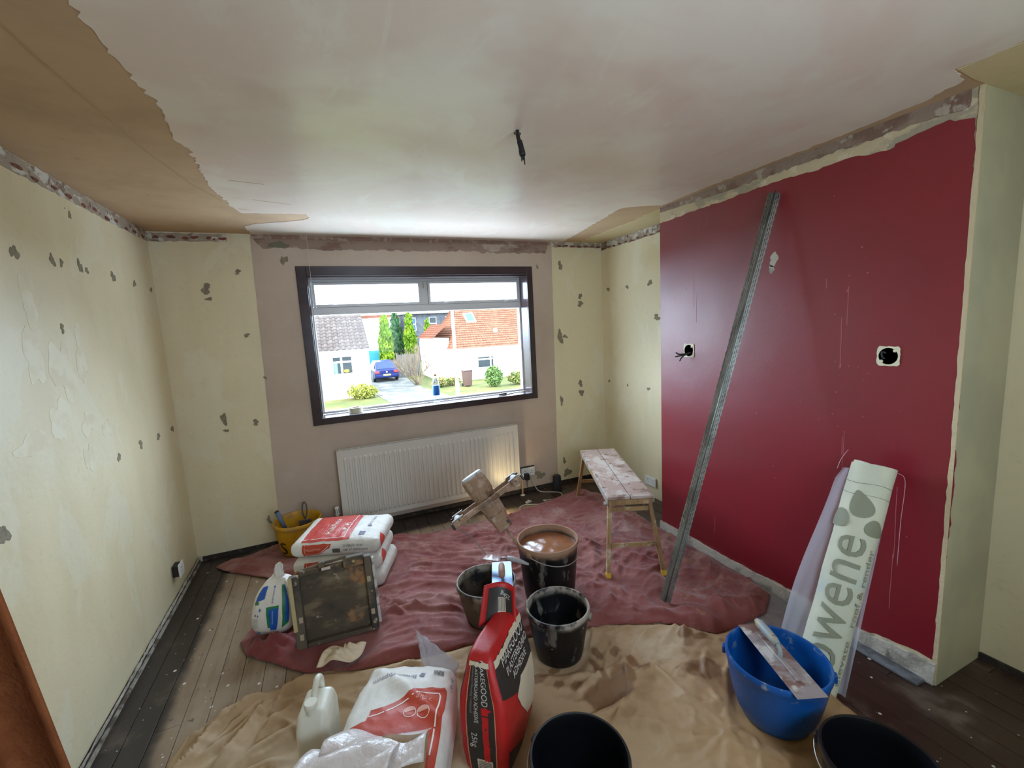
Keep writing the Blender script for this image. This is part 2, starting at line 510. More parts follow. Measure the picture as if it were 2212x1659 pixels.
brick_m = mk('exposed_brick', S(132, 76, 56), .85, layers=[dict(col=S(96, 60, 48), scale=40, lo=.4, hi=.65, detail=4)], bump=(90, .5, .01))
white_plast = mk('white_plastic', S(226, 224, 216), .35)
dusty_plaster = mk('dusty_white_plaster', S(198, 190, 176), .85, layers=[
    dict(col=S(160, 152, 140), scale=12, lo=.45, hi=.65, detail=5), dict(col=S(120, 112, 104), scale=9, lo=.6, hi=.68, detail=4, seed=5)], bump=(40, .5, .02))
concrete = mk('grey_hearth_concrete', S(134, 126, 122), .7, layers=[
    dict(col=S(112, 104, 102), scale=7, lo=.42, hi=.65, detail=5), dict(col=S(190, 184, 176), scale=38, lo=.68, hi=.72, detail=2)], bump=(40, .3, .01))
dark_gap = mk('dark_gap', S(52, 44, 38), .9, layers=[dict(col=S(84, 74, 62), scale=30, lo=.5, hi=.7, detail=4)], bump=(40, .5, .02))

def structure(o): o['kind'] = 'structure'; return o
# floor: sub-floor with single boards on it
floor = structure(box('floor', (-.3, YR - .3, -.26), (W + .3, .3, -.024), dark_gap))
plank_m = mk('worn_floor_boards', S(150, 128, 104), .55, layers=[
    dict(col=S(122, 102, 82), objrand=1, fac=.75),
    dict(col=S(108, 88, 68), scale=5, lo=.45, hi=.75, detail=6, stretch=(7, .5, 1), fac=.6),
    dict(col=S(164, 148, 128), scale=3, lo=.5, hi=.72, detail=4, fac=.55, rough=.7, seed=5),
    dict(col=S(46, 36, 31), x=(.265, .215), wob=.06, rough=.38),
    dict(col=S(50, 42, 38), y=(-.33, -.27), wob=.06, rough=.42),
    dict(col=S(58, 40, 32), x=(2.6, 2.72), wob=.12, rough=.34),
    dict(col=S(128, 112, 96), scale=4, lo=.52, hi=.68, detail=6, fac=.45, rough=.7, seed=8),
    dict(col=S(52, 42, 34), scale=22, lo=.66, hi=.72, detail=3, fac=.7, seed=2),
    dict(col=S(226, 224, 214), scale=9, lo=.055, hi=.075, voronoi=1, fac=.9, seed=3),
    dict(col=S(214, 210, 198), scale=23, lo=.055, hi=.085, voronoi=1, fac=.8, seed=7)],
    bump=[(40, .12, .006, (5, .6, 1))])
bw = .1005
rr = random.Random(3)
k = 0; x = 0.004
while x < W - .01:
    x1 = min(x + bw, W - .004)
    cuts = [YR + .01]
    y = YR + rr.uniform(.8, 3.0)
    while y < -.5:
        cuts.append(y); y += rr.uniform(1.6, 3.2)
    cuts.append(-.004)
    for a, b in zip(cuts[:-1], cuts[1:]):
        dz = rr.uniform(-.0012, 0)
        box('plank', (x + .0012, a + .001, -.0235), (x1 - .0012, b - .001, dz), plank_m, floor, bev=.0015)
    x = x1
# walls
wall_left = structure(box('wall_left', (-.25, YR - .25, -.26), (0, .25, H + .2), cream))
# the window wall, built round its opening
WX0, WX1, WZ0, WZ1 = .962, 2.868, .985, 2.112
bm = bmesh.new()
add_box(bm, (-.0, 0, -.26), (WX0, .25, H + .2)); add_box(bm, (WX1, 0, -.26), (W + .25, .25, H + .2))
add_box(bm, (WX0, 0, -.26), (WX1, .25, WZ0 - .012)); add_box(bm, (WX0, 0, WZ1 + .012), (WX1, .25, H + .2))
wall_back = structure(bmobj('wall_back', bm, cream))
wall_right = structure(box('wall_right', (W, YR - .25, -.26), (W + .25, 0, H + .2), cream))
bm = bmesh.new()
RX0, RX1, RZ0, RZ1 = 1.22, 2.37, 1.22, 2.0
add_box(bm, (0, YR - .25, -.26), (RX0, YR, H + .2)); add_box(bm, (RX1, YR - .25, -.26), (W, YR, H + .2))
add_box(bm, (RX0, YR - .25, -.26), (RX1, YR, RZ0)); add_box(bm, (RX0, YR - .25, RZ1), (RX1, YR, H + .2))
wall_rear = structure(bmobj('wall_rear', bm, cream))
# chimney breast: front face scraped plaster with the red paint laid over it
bm = bmesh.new(); add_box(bm, (XC, YB, -.02), (W - .001, YA, H + .02))
wall_ch = structure(bmobj('wall_chimney_breast', bm, chim_base))
wall_ch.data.materials.append(return_paint)
for p in wall_ch.data.polygons:
    if abs(p.normal.y) > .9: p.material_index = 1
cf = lambda u, v, w: (XC - w, u, v)          # u = world y, v = world z
def keep_left(a, b): return abs(a.x - b.x) < .002 and a.x > -1.3
rp = [(YA - .002, .066), (YA - .002, 2.312), (-1.5, 2.318), (-1.62, 2.322), (-1.78, 2.316), (-2.0, 2.326), (-2.2, 2.327), (-2.34, 2.315), (-2.5, 2.322),
      (-2.64, 2.300), (-2.668, 2.302), (-2.672, 2.316), (-2.78, 2.330), (-2.845, 2.338), (-2.86, 2.326), (-2.918, 2.314), (-2.925, 2.20), (-2.932, 1.7), (-2.944, .85), (-2.936, .45), (-2.932, .11),
      (-2.85, .112), (-2.65, .074), (-2.3, .078), (-1.9, .062), (-1.5, .07)]
slab('red_paint', ragged(rp, .006, .018, 3, keep_left), cf, .0025, red, wall_ch)
# scraped ragged strip of old plaster and bead along the free edge of the breast
slab('edge_bead', ragged([(YB + .0005, .0), (YB + .0005, H), (YB + .016, H), (YB + .016, 0)], .003, .03, 8, lambda a, b: a.x < YB + .002 and b.x < YB + .002), cf, .004,
     mk('edge_bead_plaster', S(206, 186, 150), .8, bump=(60, .5, .01)), wall_ch)
# strip of grey plaster at the top of the breast
slab('scraped_strip', ragged([(YA - .003, H), (YA - .003, 2.385), (-1.9, 2.368), (-2.4, 2.372), (-2.9, 2.36), (-2.9, H)], .012, .02, 5, lambda a, b: abs(a.y - b.y) < .001 or a.x > -1.27), cf, .003, pink_strip, wall_ch)
# paint scars on the red wall
scar = mk('pale_scar', S(214, 190, 180), .7); run_m = mk('paint_run', S(178, 100, 104), .4)
def scar_at(y, z, ry, rz, sd, m=scar, nm='paint_scar'):
    slab(nm, [(y + a, z + b) for a, b in blob(ry, rz, sd)], cf, .0036, m, wall_ch)
scar_at(-2.14, 1.925, .026, .034, 5, dusty_plaster); scar_at(-2.128, 1.876, .018, .02, 6, dusty_plaster)
def run(y, z0, z1, w=.003, sd=1):
    w = w * .6
    pts = [(y + .006 * n1(z * 3, sd), z) for z in np.linspace(z0, z1, 12)]
    L = [(p[0] - w / 2, p[1]) for p in pts]; R_ = [(p[0] + w / 2, p[1]) for p in pts]
    slab('paint_run', L + R_[::-1], cf, .0034, run_m, wall_ch)
for a in [(-1.578, 1.90, 1.70, .004, 1), (-1.60, 1.78, 1.60, .004, 2), (-2.519, 1.745, 1.565, .005, 3), (-2.419, 1.79, 1.745, .004, 4), (-2.497, 1.60, 1.355, .005, 5),
          (-2.524, 1.02, .93, .004, 6), (-2.53, 1.05, .84, .004, 7), (-1.767, .30, .19, .004, 8), (-2.76, .84, .50, .004, 9), (-2.757, .52, .25, .004, 10), (-2.50, 1.38, 1.36, .005, 11),
          (-1.68, 2.25, 2.20, .004, 12), (-1.62, 2.26, 2.16, .003, 13)]: run(*a)
for i in range(30):
    yy = rr.choice([rr.gauss(-2.5, .05), rr.uniform(-2.88, -1.35)]); zz = rr.choice([1.85, 1.36, 1.2, 1.1, rr.uniform(.2, 2.2)]) + rr.gauss(0, .05)
    s_ = rr.uniform(.0012, .0032); scar_at(yy, zz, s_, s_ * rr.uniform(.8, 2), i, run_m, 'paint_fleck')
# ceiling, two coats
ceiling = structure(box('ceiling', (-.25, YR - .25, H), (W + .25, .25, H + .2), bare))
zf = lambda u, v, w: (u, v, H - w)
def keep_room(a, b): return (a.x > 3.2 and b.x > 3.2 and abs(a.x - b.x) < .002) or (abs(a.y - b.y) < .002 and (a.y < -4.2 or a.y > -.01))
sk = [(.60, YR), (.60, -2.5), (.615, -2.2), (.635, -1.95), (.60, -1.7), (.63, -1.62), (.61, -1.3), (.60, -1.1), (.63, -.84), (.62, -.80), (.66, -.62), (1.02, -.66), (1.04, -.58), (1.00, -.5),
      (.70, -.34), (.62, -.26), (.63, -.005), (3.25, -.005), (3.2, -.35), (3.10, -.9), (3.045, -1.17), (3.06, -1.22), (3.20, -1.30), (3.30, -1.33),
      (3.28, -1.7), (3.285, -2.0), (3.29, -2.5), (3.27, -2.8), (3.21, -2.93), (3.085, -2.95), (3.10, -3.2), (3.10, YR)]
slab('skim_coat', ragged(sk, .012, .02, 2, keep_room), zf, .003, skim, ceiling)
slab('old_paint', ragged([(3.42, -.03), (W, -.03), (W, YA), (3.35, YA), (3.40, -.8)], .012, .03, 4, lambda a, b: a.x > 3.69 or b.x > 3.69), zf, .003, old_cream, ceiling)
slab('old_paint', ragged([(3.096, -2.958), (3.105, -3.2), (3.105, YR), (W, YR), (W, YB), (3.24, YB - .002)], .003, .03, 9, lambda a, b: a.x > 3.69 or b.x > 3.69), zf, .003, old_cream, ceiling)
slab('plaster_ridge', ragged([(.418, -3.2), (.425, -2.2), (.46, -1.6), (.52, -1.15), (.60, -.86), (.606, -.87), (.527, -1.16), (.466, -1.61), (.431, -2.2), (.424, -3.2)], .002, .04, 7), zf, .0025, mk('pale_ridge', S(182, 150, 112), .8), ceiling)
# score marks on the skim
for (x0, y0, x1, y1) in [(.76, -.93, .95, -.87), (.70, -1.25, .85, -1.22), (.66, -.72, .72, -.70)]:
    slab('score_mark', line_poly([(x0, y0), (x1, y1)], .006), zf, .0036, bare, ceiling)
# the window wall: skimmed panel in the middle, cream sides
bfn = lambda u, v, w: (u, -w, v)
pp = [(.548, .03), (.600, H - .001), (3.137, H - .001), (3.105, .03)]
bm = bmesh.new()
def frame_slab(bm, outer, holes, fn, t):
    pass
ps = [(.5625, .036), (.620, H - .001), (WX0 - .055, H - .001), (WX0 - .055, .036)]
prt = [(WX1 + .035, .036), (WX1 + .035, H - .001), (3.137, H - .001), (3.105, .036)]
slab('plaster_panel', ragged(ps, .002, .05, 1, lambda a, b: not (a.x < .63 and b.x < .63)), bfn, .004, panel_plaster, wall_back)
slab('plaster_panel', ragged(prt, .002, .05, 2, lambda a, b: not (a.x > 3.1 and b.x > 3.1)), bfn, .004, panel_plaster, wall_back)
slab('plaster_panel', [(WX0 - .055, .036), (WX0 - .055, .95), (WX1 + .035, .95), (WX1 + .035, .036)], bfn, .004, panel_plaster, wall_back)
slab('plaster_panel', [(WX0 - .055, 2.16), (WX0 - .055, H - .001), (WX1 + .035, H - .001), (WX1 + .035, 2.16)], bfn, .004, panel_plaster, wall_back)
slab('scraped_strip', ragged([(.63, 2.395), (.69, 2.315), (.9, 2.325), (1.1, 2.31), (1.5, 2.315), (1.9, 2.31), (2.3, 2.32), (2.62, 2.305), (3.07, 2.312), (3.10, 2.40)], .011, .02, 3), bfn, .0062, pink_strip, wall_back)
slab('scraped_strip', ragged([(.63, 2.385), (3.12, 2.385), (3.12, H), (.63, H)], .006, .02, 6, lambda a, b: a.y > 2.41 and b.y > 2.41), bfn, .0078, mk('ceiling_joint', S(140, 110, 94), .85, layers=[dict(col=S(170, 150, 134), scale=14, lo=.5, hi=.6, detail=4)], bump=(40, .5, .02)), wall_back)
slab('filler_patch', [(.80 + a, 2.345 + b) for a, b in blob(.06, .028, 3)], bfn, .0088, mk('dark_green_grey_filler', S(112, 108, 92), .85), wall_back)
# strips where the cornice came off, with bits of brick showing
def cornice(nm, poly, fn, wall, bricks, sd):
    slab(nm, ragged(poly, .006, .02, sd), fn, .004, rough_strip, wall)
    for (u, v, ru, rv) in bricks:
        slab('exposed_brick', [(u + a, v + b) for a, b in blob(ru, rv, int(u * 977) + sd, 10, .3)], fn, .007, brick_m, wall)
cornice('cornice_scar', [(.005, 2.355), (.47, 2.36), (.47, 2.412), (.005, 2.412)], bfn, wall_back,
        [(.05 + .075 * i + .01 * (i % 3), 2.383 + .004 * math.sin(i * 2.3), .018 + .008 * (i % 2), .010) for i in range(6)], 1)
cornice('cornice_scar', [(3.15, 2.372), (3.69, 2.37), (3.69, 2.416), (3.15, 2.416)], bfn, wall_back,
        [(3.22 + .075 * i, 2.382 + .003 * math.sin(i * 1.9), .03, .008) for i in range(7)], 2)
lfn = lambda u, v, w: (w, u, v)
cornice('cornice_scar', [(-.01, 2.352), (-.9, 2.35), (-2.0, 2.345), (-3.2, 2.34), (-3.2, 2.416), (-.01, 2.416)], lfn, wall_left,
        [(-.1 - .13 * i - .02 * math.sin(i * 3.1), 2.366 + .008 * math.sin(i * 2.7), .022 + .012 * (i % 3 == 1), .009) for i in range(17)], 3)
afn = lambda u, v, w: (W - w, u, v)
cornice('cornice_scar', [(-.01, 2.345), (-.7, 2.345), (YA + .003, 2.34), (YA + .003, 2.416), (-.01, 2.416)], afn, wall_right,
        [(-.05 - .088 * i, 2.356 + .004 * math.sin(i * 2.2), .024, .007) for i in range(13)], 4)
# grey filler patches over the fixing holes
def patch(fn, wall, u, v, ru, rv, sd): slab('filler_patch', [(u + a, v + b) for a, b in blob(ru * .72, rv * .72, sd, 18, .5)], fn, .0022 if fn is not bfn else .006, filler, wall)
for i, (u, v, ru, rv) in enumerate([(.298, 2.024, .036, .05), (.307, 1.955, .024, .018), (.512, 2.147, .022, .024), (.514, 1.682, .026, .018), (.294, 1.068, .03, .05), (.298, .978, .022, .016), (.498, 1.015, .024, .03),
        (.497, .224, .022, .036), (.824, 2.233, .036, .044), (2.975, 2.184, .015, .024), (3.227, 2.197, .03, .05), (3.442, 1.899, .028, .034), (3.439, 1.825, .034, .042), (3.196, 1.507, .036, .085), (3.25, 1.51, .035, .02),
        (3.413, 1.02, .026, .046), (3.421, .923, .03, .05), (3.184, .869, .024, .05), (3.189, .238, .022, .04), (3.22, .11, .05, .06), (.60, 1.35, .014, .02), (2.90, .14, .06, .06)]):
    patch(bfn, wall_back, u, v, ru, rv, i + 20)
for i, (u, v, ru, rv) in enumerate([(-1.508, 2.025, .032, .034), (-1.252, 2.035, .024, .034), (-1.18, 2.034, .018, .022), (-1.015, 2.043, .026, .04), (-.952, 2.03, .02, .02), (-.656, 2.036, .034, .036), (-.362, 2.029, .028, .026),
        (-.084, 2.018, .024, .022), (-1.274, 1.741, .018, .026), (-.671, 1.075, .03, .032), (-.384, 1.06, .036, .026), (-.106, 1.056, .032, .032), (-.966, 1.075, .024, .026), (-1.875, 1.049, .034, .05), (-1.025, 2.277, .018, .02), (-1.06, 2.30, .004, .003)]):
    patch(lfn, wall_left, u, v, ru, rv, i + 60)
for i, (u, v, ru, rv) in enumerate([(-.109, 1.952, .028, .028), (-.409, 1.945, .024, .024), (-.721, 1.95, .034, .034), (-.804, 1.651, .05, .034), (-.088, 1.024, .022, .018), (-.389, 1.012, .018, .014), (-.687, 1.01, .026, .02)]):
    patch(afn, wall_right, u, v, ru, rv, i + 90)
pale_paper = mk('pale_paper_remnant', S(228, 218, 190), .5, layers=[dict(col=S(220, 206, 172), scale=9, lo=.45, hi=.6, detail=5)])
for i, (u, v, ru, rv) in enumerate([(-1.52, 1.62, .07, .12), (-1.33, 1.56, .10, .16), (-1.16, 1.62, .05, .16), (-1.42, 1.36, .09, .10), (-1.20, 1.30, .07, .07), (-1.62, 1.30, .11, .06), (-1.02, 1.24, .08, .05), (-1.48, 1.83, .06, .10), (-1.25, 1.15, .05, .08)]):
    slab('paper_remnant', [(u + a, v + b) for a, b in blob(ru * .8, rv * .8, i + 300, 26, .42)], lfn, .0008, pale_paper, wall_left)
# foot of the walls, skirting gone: solid strips coloured dark for the open gap, crumbled plaster edge
structure(box('gap_strip_left', (0, YR, 0), (.012, -.0, .03), dark_gap))
slabL = slab('crumbled_edge', ragged([(-.002, .028), (-3.6, .028), (-3.6, .044), (-.002, .044)], .006, .02, 14), lambda u, v, w: (.0125 + w, u, v), .004, dusty_plaster, wall_left)
structure(box('trim_1', (.0125, -3.6, 0), (.024, -.02, .012), mk('pale_batten', S(176, 168, 150), .7, layers=[dict(col=S(104, 90, 76), scale=14, lo=.45, hi=.6, detail=4)])))
structure(box('gap_strip_back', (.03, -.010, 0), (W - .002, 0, .035), dark_gap))
structure(slab('trim_2', ragged([(YA + .01, 0), (YA + .01, .068), (-1.9, .060), (-2.3, .072), (-2.65, .068), (-2.9, .10), (YB + .005, .10), (YB + .005, 0)], .006, .02, 4, lambda a, b: a.y < .01 and b.y < .01), lambda u, v, w: (XC - w, u, v), .016, dusty_plaster))
structure(box('trim_3', (XC - .075, YB + .03, 0), (XC - .018, -2.62, .014), mk('grey_floor_strip', S(120, 122, 126), .6, layers=[dict(col=S(88, 88, 92), scale=14, lo=.45, hi=.62, detail=5)]), bev=.003))
structure(box('gap_strip_right', (W - .012, YR, 0), (W, YB - .002, .03), dark_gap))
hearth = box('hearth_slab', (2.86, -2.62, 0), (XC - .018, -1.5, .005), concrete, bev=.002); tag(hearth, 'flush grey concrete hearth slab at the foot of the red chimney wall', 'hearth')
# ------------------------------------------------------------------ window
dark_wood = mk('dark_brown_window_paint', S(64, 50, 52), .22, spec=.5, layers=[dict(col=S(54, 42, 44), scale=6, lo=.4, hi=.7, detail=4, stretch=(.3, 1, 1))], bump=(20, .06, .004))
upvc = mk('white_window_frame', S(214, 214, 214), .35)
glass = clear('window_glass', (.985, .99, .99), .004, .003)
window = structure(empty('window_1', (0, 0, 0)))
ox0, ox1, oz0, oz1 = .8953, 2.9125, .9285, 2.1872
def trimbar(nm, lo, hi): return box(nm, lo, hi, dark_wood, window, bev=.003)
trimbar('architrave', (ox0, -.018, oz0), (ox0 + .072, .0, oz1)); trimbar('architrave', (ox1 - .058, -.018, oz0), (ox1, 0, oz1))
trimbar('architrave', (ox0 + .0725, -.018, oz1 - .074), (ox1 - .0585, 0, oz1)); trimbar('architrave', (ox0 + .0725, -.018, oz0), (ox1 - .0585, 0, oz0 + .0555))
trimbar('jamb', (WX0, .0005, WZ0), (WX0 + .014, .16, WZ1)); trimbar('jamb', (WX1 - .014, .0005, WZ0), (WX1, .16, WZ1))
trimbar('head_lining', (WX0 + .0145, .0005, WZ1 - .012), (WX1 - .0145, .16, WZ1 + .01))
sill = box('window_sill', (WX0 + .0145, .0005, WZ0 - .011), (WX1 - .0145, .16, WZ0), mk('glossy_sill', S(72, 58, 62), .16, spec=.6), window, bev=.002)
fy0, fy1 = .165, .225
wx0, wx1 = WX0 - .0, WX1 + .0
FT = .05
TZ0, TZ1 = 1.815, 1.90
MX0, MX1 = 1.862, 1.965
def fr(nm, x0, z0, x1, z1, y0=fy0, y1=fy1, p=window): return box(nm, (x0, y0, z0), (x1, y1, z1), upvc, p, bev=.004)
fr('window_frame', wx0, WZ0, wx0 + .028, WZ1); fr('window_frame', wx1 - .028, WZ0, wx1, WZ1)
fr('window_frame', wx0 + .0285, WZ0, wx1 - .0285, WZ0 + .022); fr('window_frame', wx0 + .0285, WZ1 - .03, wx1 - .0285, WZ1)
fr('transom', wx0 + .0285, TZ0, wx1 - .0285, TZ1 - .022); fr('mullion', MX0 + .02, TZ1 - .0215, MX1 - .02, WZ1 - .0305)
for (a, b) in ((wx0 + .029, MX0 + .0195), (MX1 - .0195, wx1 - .029)):
    z0, z1 = TZ1 - .021, WZ1 - .031
    s = box('casement', (a, fy0 - .012, z0), (a + .022, fy1 - .01, z1), upvc, window, bev=.003)
    for lo, hi in (((b - .022, z0), (b, z1)), ((a + .0225, z0), (b - .0225, z0 + .022)), ((a + .0225, z1 - .022), (b - .0225, z1))):
        box('casement_rail', (lo[0], fy0 - .012, lo[1]), (hi[0], fy1 - .01, hi[1]), upvc, s, bev=.003)
    box('pane', (a + .0222, .19, z0 + .0222), (b - .0222, .194, z1 - .0222), glass, s)
    for xx in (a + .14, b - .16):
        box('catch', (xx, fy0 - .022, z0 + .004), (xx + .05, fy0 - .0125, z0 + .016), upvc, s, bev=.002)
box('pane', (wx0 + .0287, .19, WZ0 + .0222), (wx1 - .0287, .194, TZ0 - .0005), glass, window)
box('blind_bracket', (1.905, fy0 - .012, 2.02), (1.911, fy0 - .002, 2.075), mk('brass_pin', S(190, 170, 120), .4), window)
# rear window behind the camera
window2 = structure(empty('window_2', (0, 0, 0)))
for lo, hi in (((RX0, RZ0), (RX0 + .05, RZ1)), ((RX1 - .05, RZ0), (RX1, RZ1)), ((RX0 + .0505, RZ0), (RX1 - .0505, RZ0 + .05)), ((RX0 + .0505, RZ1 - .05), (RX1 - .0505, RZ1)), ((1.77, RZ0 + .0505), (1.83, RZ1 - .0505))):
    box('window_frame', (lo[0], YR - .15, lo[1]), (hi[0], YR - .09, hi[1]), upvc, window2, bev=.004)
# ------------------------------------------------------------------ radiator
rad_m = mk('radiator_enamel', S(208, 203, 192), .28, spec=.5)
rad = empty('radiator', (1.841, -.087, .11)); tag(rad, 'white ribbed panel radiator under the dark framed window', 'radiator')
RW, RH = 1.594, .60
xs = []; n_rib = 40; pitch = RW / n_rib
prof = []
for i in range(n_rib):
    x0 = -RW / 2 + i * pitch
    for f, d in ((0, 0), (.12, 0), (.24, .010), (.66, .010), (.78, 0)):
        prof.append((x0 + f * pitch, d))
prof.append((RW / 2, 0))
zs = [0.0, .035, .055, RH - .075, RH - .055, RH]
wz = [0, 0, 1, 1, 0, 0]
V = []; Fc = []
for z, w in zip(zs, wz):
    for x, d in prof: V.append((x, -.014 - d * w * (0 if abs(x) > RW / 2 - pitch * .9 else 1), z))
NP = len(prof)
for a in range(len(zs) - 1):
    for b in range(NP - 1): Fc.append((a * NP + b, a * NP + b + 1, (a + 1) * NP + b + 1, (a + 1) * NP + b))
o = obj('front_panel', V, Fc, rad_m, rad); sm = o.modifiers.new('thick', 'SOLIDIFY'); sm.thickness = .004
box('rear_panel', (-RW / 2 + .004, .03, .01), (RW / 2 - .004, .045, RH - .03), rad_m, rad, bev=.004)
for s in (-1, 1): box('side_panel', (s * RW / 2 - .004, -.02, .02), (s * RW / 2 + .004, .05, RH + .002), rad_m, rad, bev=.002)
bm = bmesh.new(); add_box(bm, (-RW / 2 + .006, -.018, RH - .006), (RW / 2 - .006, -.010, RH + .004)); add_box(bm, (-RW / 2 + .006, .040, RH - .006), (RW / 2 - .006, .048, RH + .004))
for i in range(80):
    xx = -RW / 2 + .02 + i * (RW - .04) / 79
    add_box(bm, (xx - .003, -.0105, RH - .004), (xx + .003, .0405, RH))
bmobj('top_grille', bm, rad_m, rad)
for s in (-.55, .55): box('wall_bracket', (s - .015, .0455, .1), (s + .015, .0780, .5), rad_m, rad)
vp = empty('tmp'); bpy.data.objects.remove(vp)
tv = lathe('thermostatic_valve', [(.0, .055), (.012, .055), (.017, .05), (.019, .03), (.019, -.01), (.014, -.02), (.010, -.022), (.010, -.045), (0, -.045)], white_plast, rad, 20, M=Matrix.Translation((-RW / 2 - .045, .01, .085)))
bm = bmesh.new()
for k in range(8):
    a = k * math.pi / 4; add_box(bm, (.018, -.002, 0), (.0205, .002, .035), Matrix.Translation((-RW / 2 - .045, .01, .09)) @ Matrix.Rotation(a, 4, 'Z'))
bmobj('valve_slot', bm, mk('dark_slot', S(70, 66, 60), .7), tv)
copper = mk('painted_copper_pipe', S(196, 168, 112), .45, layers=[dict(col=S(150, 110, 60), scale=20, lo=.5, hi=.65, detail=3)])
tube('valve_pipe', [(-RW / 2 - .045, .01, -.105), (-RW / 2 - .045, .01, .055)], .0075, copper, rad)
tube('return_pipe', [(RW / 2 + .03, .005, -.105), (RW / 2 + .03, .005, .06)], .0085, copper, rad, 12)
box('lockshield_valve', (RW / 2 + .0125, -.012, .06), (RW / 2 + .0475, .022, .105), white_plast, rad, bev=.006)
lathe('pipe_collar', [(0, -.108), (.022, -.108), (.022, -.104), (.010, -.100), (.010, -.096), (0, -.096)], white_plast, rad, 20, M=Matrix.Translation((RW / 2 + .03, .005, 0)))
# ------------------------------------------------------------------ electrics
def plate(bm, w, h, t): add_box(bm, (-w / 2, -t, -h / 2), (w / 2, 0, h / 2), None, .004, 2)
def socket_plate(name, mat4, w, label, hole=None, slots=1):
    e = empty(name, mat=mat4); tag(e, label, 'socket')
    bm = bmesh.new(); plate(bm, w, .086, .009); bmobj('face_plate', bm, white_plast, e)
    for s in range(slots):
        cx = (s - (slots - 1) / 2) * .07
        for lo, hi in (((-.003, .006), (.003, .015)), ((-.012, -.015), (-.006, -.011)), ((.006, -.015), (.012, -.011))):
            box('pin_hole', (cx + lo[0], -.0096, lo[1]), (cx + hi[0], -.0088, hi[1]), mk('black_hole', S(24, 22, 22), .7), e)
    for s in range(slots):
        cx = (s - (slots - 1) / 2) * .07
        box('rocker_switch', (cx + .016, -.0125, .012), (cx + .026, -.009, .030), white_plast, e, bev=.001)
    return e
LW = Matrix(((0, -1, 0, 0), (1, 0, 0, 0), (0, 0, 1, 0), (0, 0, 0, 1)))      # local -y faces +x (left wall)
def M_left(y, z, off): return Matrix.Translation((off, y, z)) @ Matrix.Rotation(math.pi / 2, 4, 'Z')
def M_right(y, z, off): return Matrix.Translation((W - off, y, z)) @ Matrix.Rotation(-math.pi / 2, 4, 'Z')
s1 = socket_plate('wall_socket', M_left(-.50, .196, .036), .086, 'white socket plate pulled off the cream wall by the floor boards', slots=1)
box('hole_shade_box', (-.036, .0, -.036), (.036, .034, .036), mk('painted_shade', S(48, 42, 36), .9), s1)  # box standing proud of the wall, its dark colour painting the hole's shade
s2 = socket_plate('wall_socket', Matrix.Translation((2.765, -.016, .205)), .146, 'white double socket beside the radiator with a black plug in it', slots=2)
box('gap_shade_strip', (-.075, .002, .040), (.073, .0155, .052), mk('painted_shade', S(48, 42, 36), .9), s2)  # solid strip, shade of the gap above the plate put into its colour
plug = empty('power_adapter', (2.735, -.0265, .165)); tag(plug, 'black plug adapter pushed into the double socket', 'plug')
box('plug_body', (-.022, -.05, -.03), (.022, 0, .035), mk('black_plastic', S(26, 28, 32), .45), plug, bev=.008)
tube('plug_cord', smooth_path([(0, -.03, -.028), (0, -.03, -.07), (.004, -.05, -.12), (.03, -.08, -.158), (.09, -.10, -.1615)]), .003, MATS['black_plastic'], plug)
s3 = socket_plate('wall_socket', M_right(-.716, .15, .012), .146, 'white double socket on the alcove wall behind the wooden bench', slots=2)
# back boxes left open in the red wall
def back_box(y, z, s, label, wires):
    e = empty('back_box', mat=Matrix.Translation((XC - .004, y, z)) @ Matrix.Rotation(-math.pi / 2, 4, 'Z')); tag(e, label, 'back box')
    cr = mk('cream_box_plate', S(232, 224, 192), .6)
    n = 28; r = s * .86; V = []; Fc = []
    for k in range(n):
        a = 2 * math.pi * k / n; c, s_ = math.cos(a), math.sin(a)
        q = s / max(abs(c), abs(s_)); q *= 1 + .03 * math.sin(k * 2.1); V += [(c * r, -.003, s_ * r), (c * q, -.003, s_ * q), (c * q, .0, s_ * q), (c * r, .0, s_ * r)]
    for k in range(n):
        j = (k + 1) % n
        Fc += [(4 * k, 4 * k + 1, 4 * j + 1, 4 * j), (4 * k + 1, 4 * k + 2, 4 * j + 2, 4 * j + 1), (4 * k + 3, 4 * k, 4 * j, 4 * j + 3)]
    bm = bmesh.new(); bv = [bm.verts.new(v) for v in V]
    for f in Fc: bm.faces.new([bv[i] for i in f])
    bmobj('face_square', bm, cr, e)
    return e, r, n
def cut_round(target, y, z, r, depth):
    """sink a round hole into the breast for real"""
    v, f = lathe_data([(r, 0), (r, depth + .05)], 28, M=Matrix.Translation((XC - .05, y, z)) @ Matrix.Rotation(math.pi / 2, 4, 'Y'))
    c = obj('cutter', v, f)
    md_ = target.modifiers.new('cut', 'BOOLEAN'); md_.object = c; md_.operation = 'DIFFERENCE'; md_.solver = 'EXACT'
    bpy.context.view_layer.update()
    me = bpy.data.meshes.new_from_object(target.evaluated_get(bpy.context.evaluated_depsgraph_get()))
    target.modifiers.remove(md_); target.data = me; bpy.data.objects.remove(c)
bx_in = mk('box_interior', S(214, 200, 156), .7, layers=[dict(col=S(150, 134, 98), scale=18, lo=.45, hi=.6, detail=3)])
blackpl = MATS['black_plastic']
red_layer = [c for c in wall_ch.children if c.name.startswith('red_paint')][0]
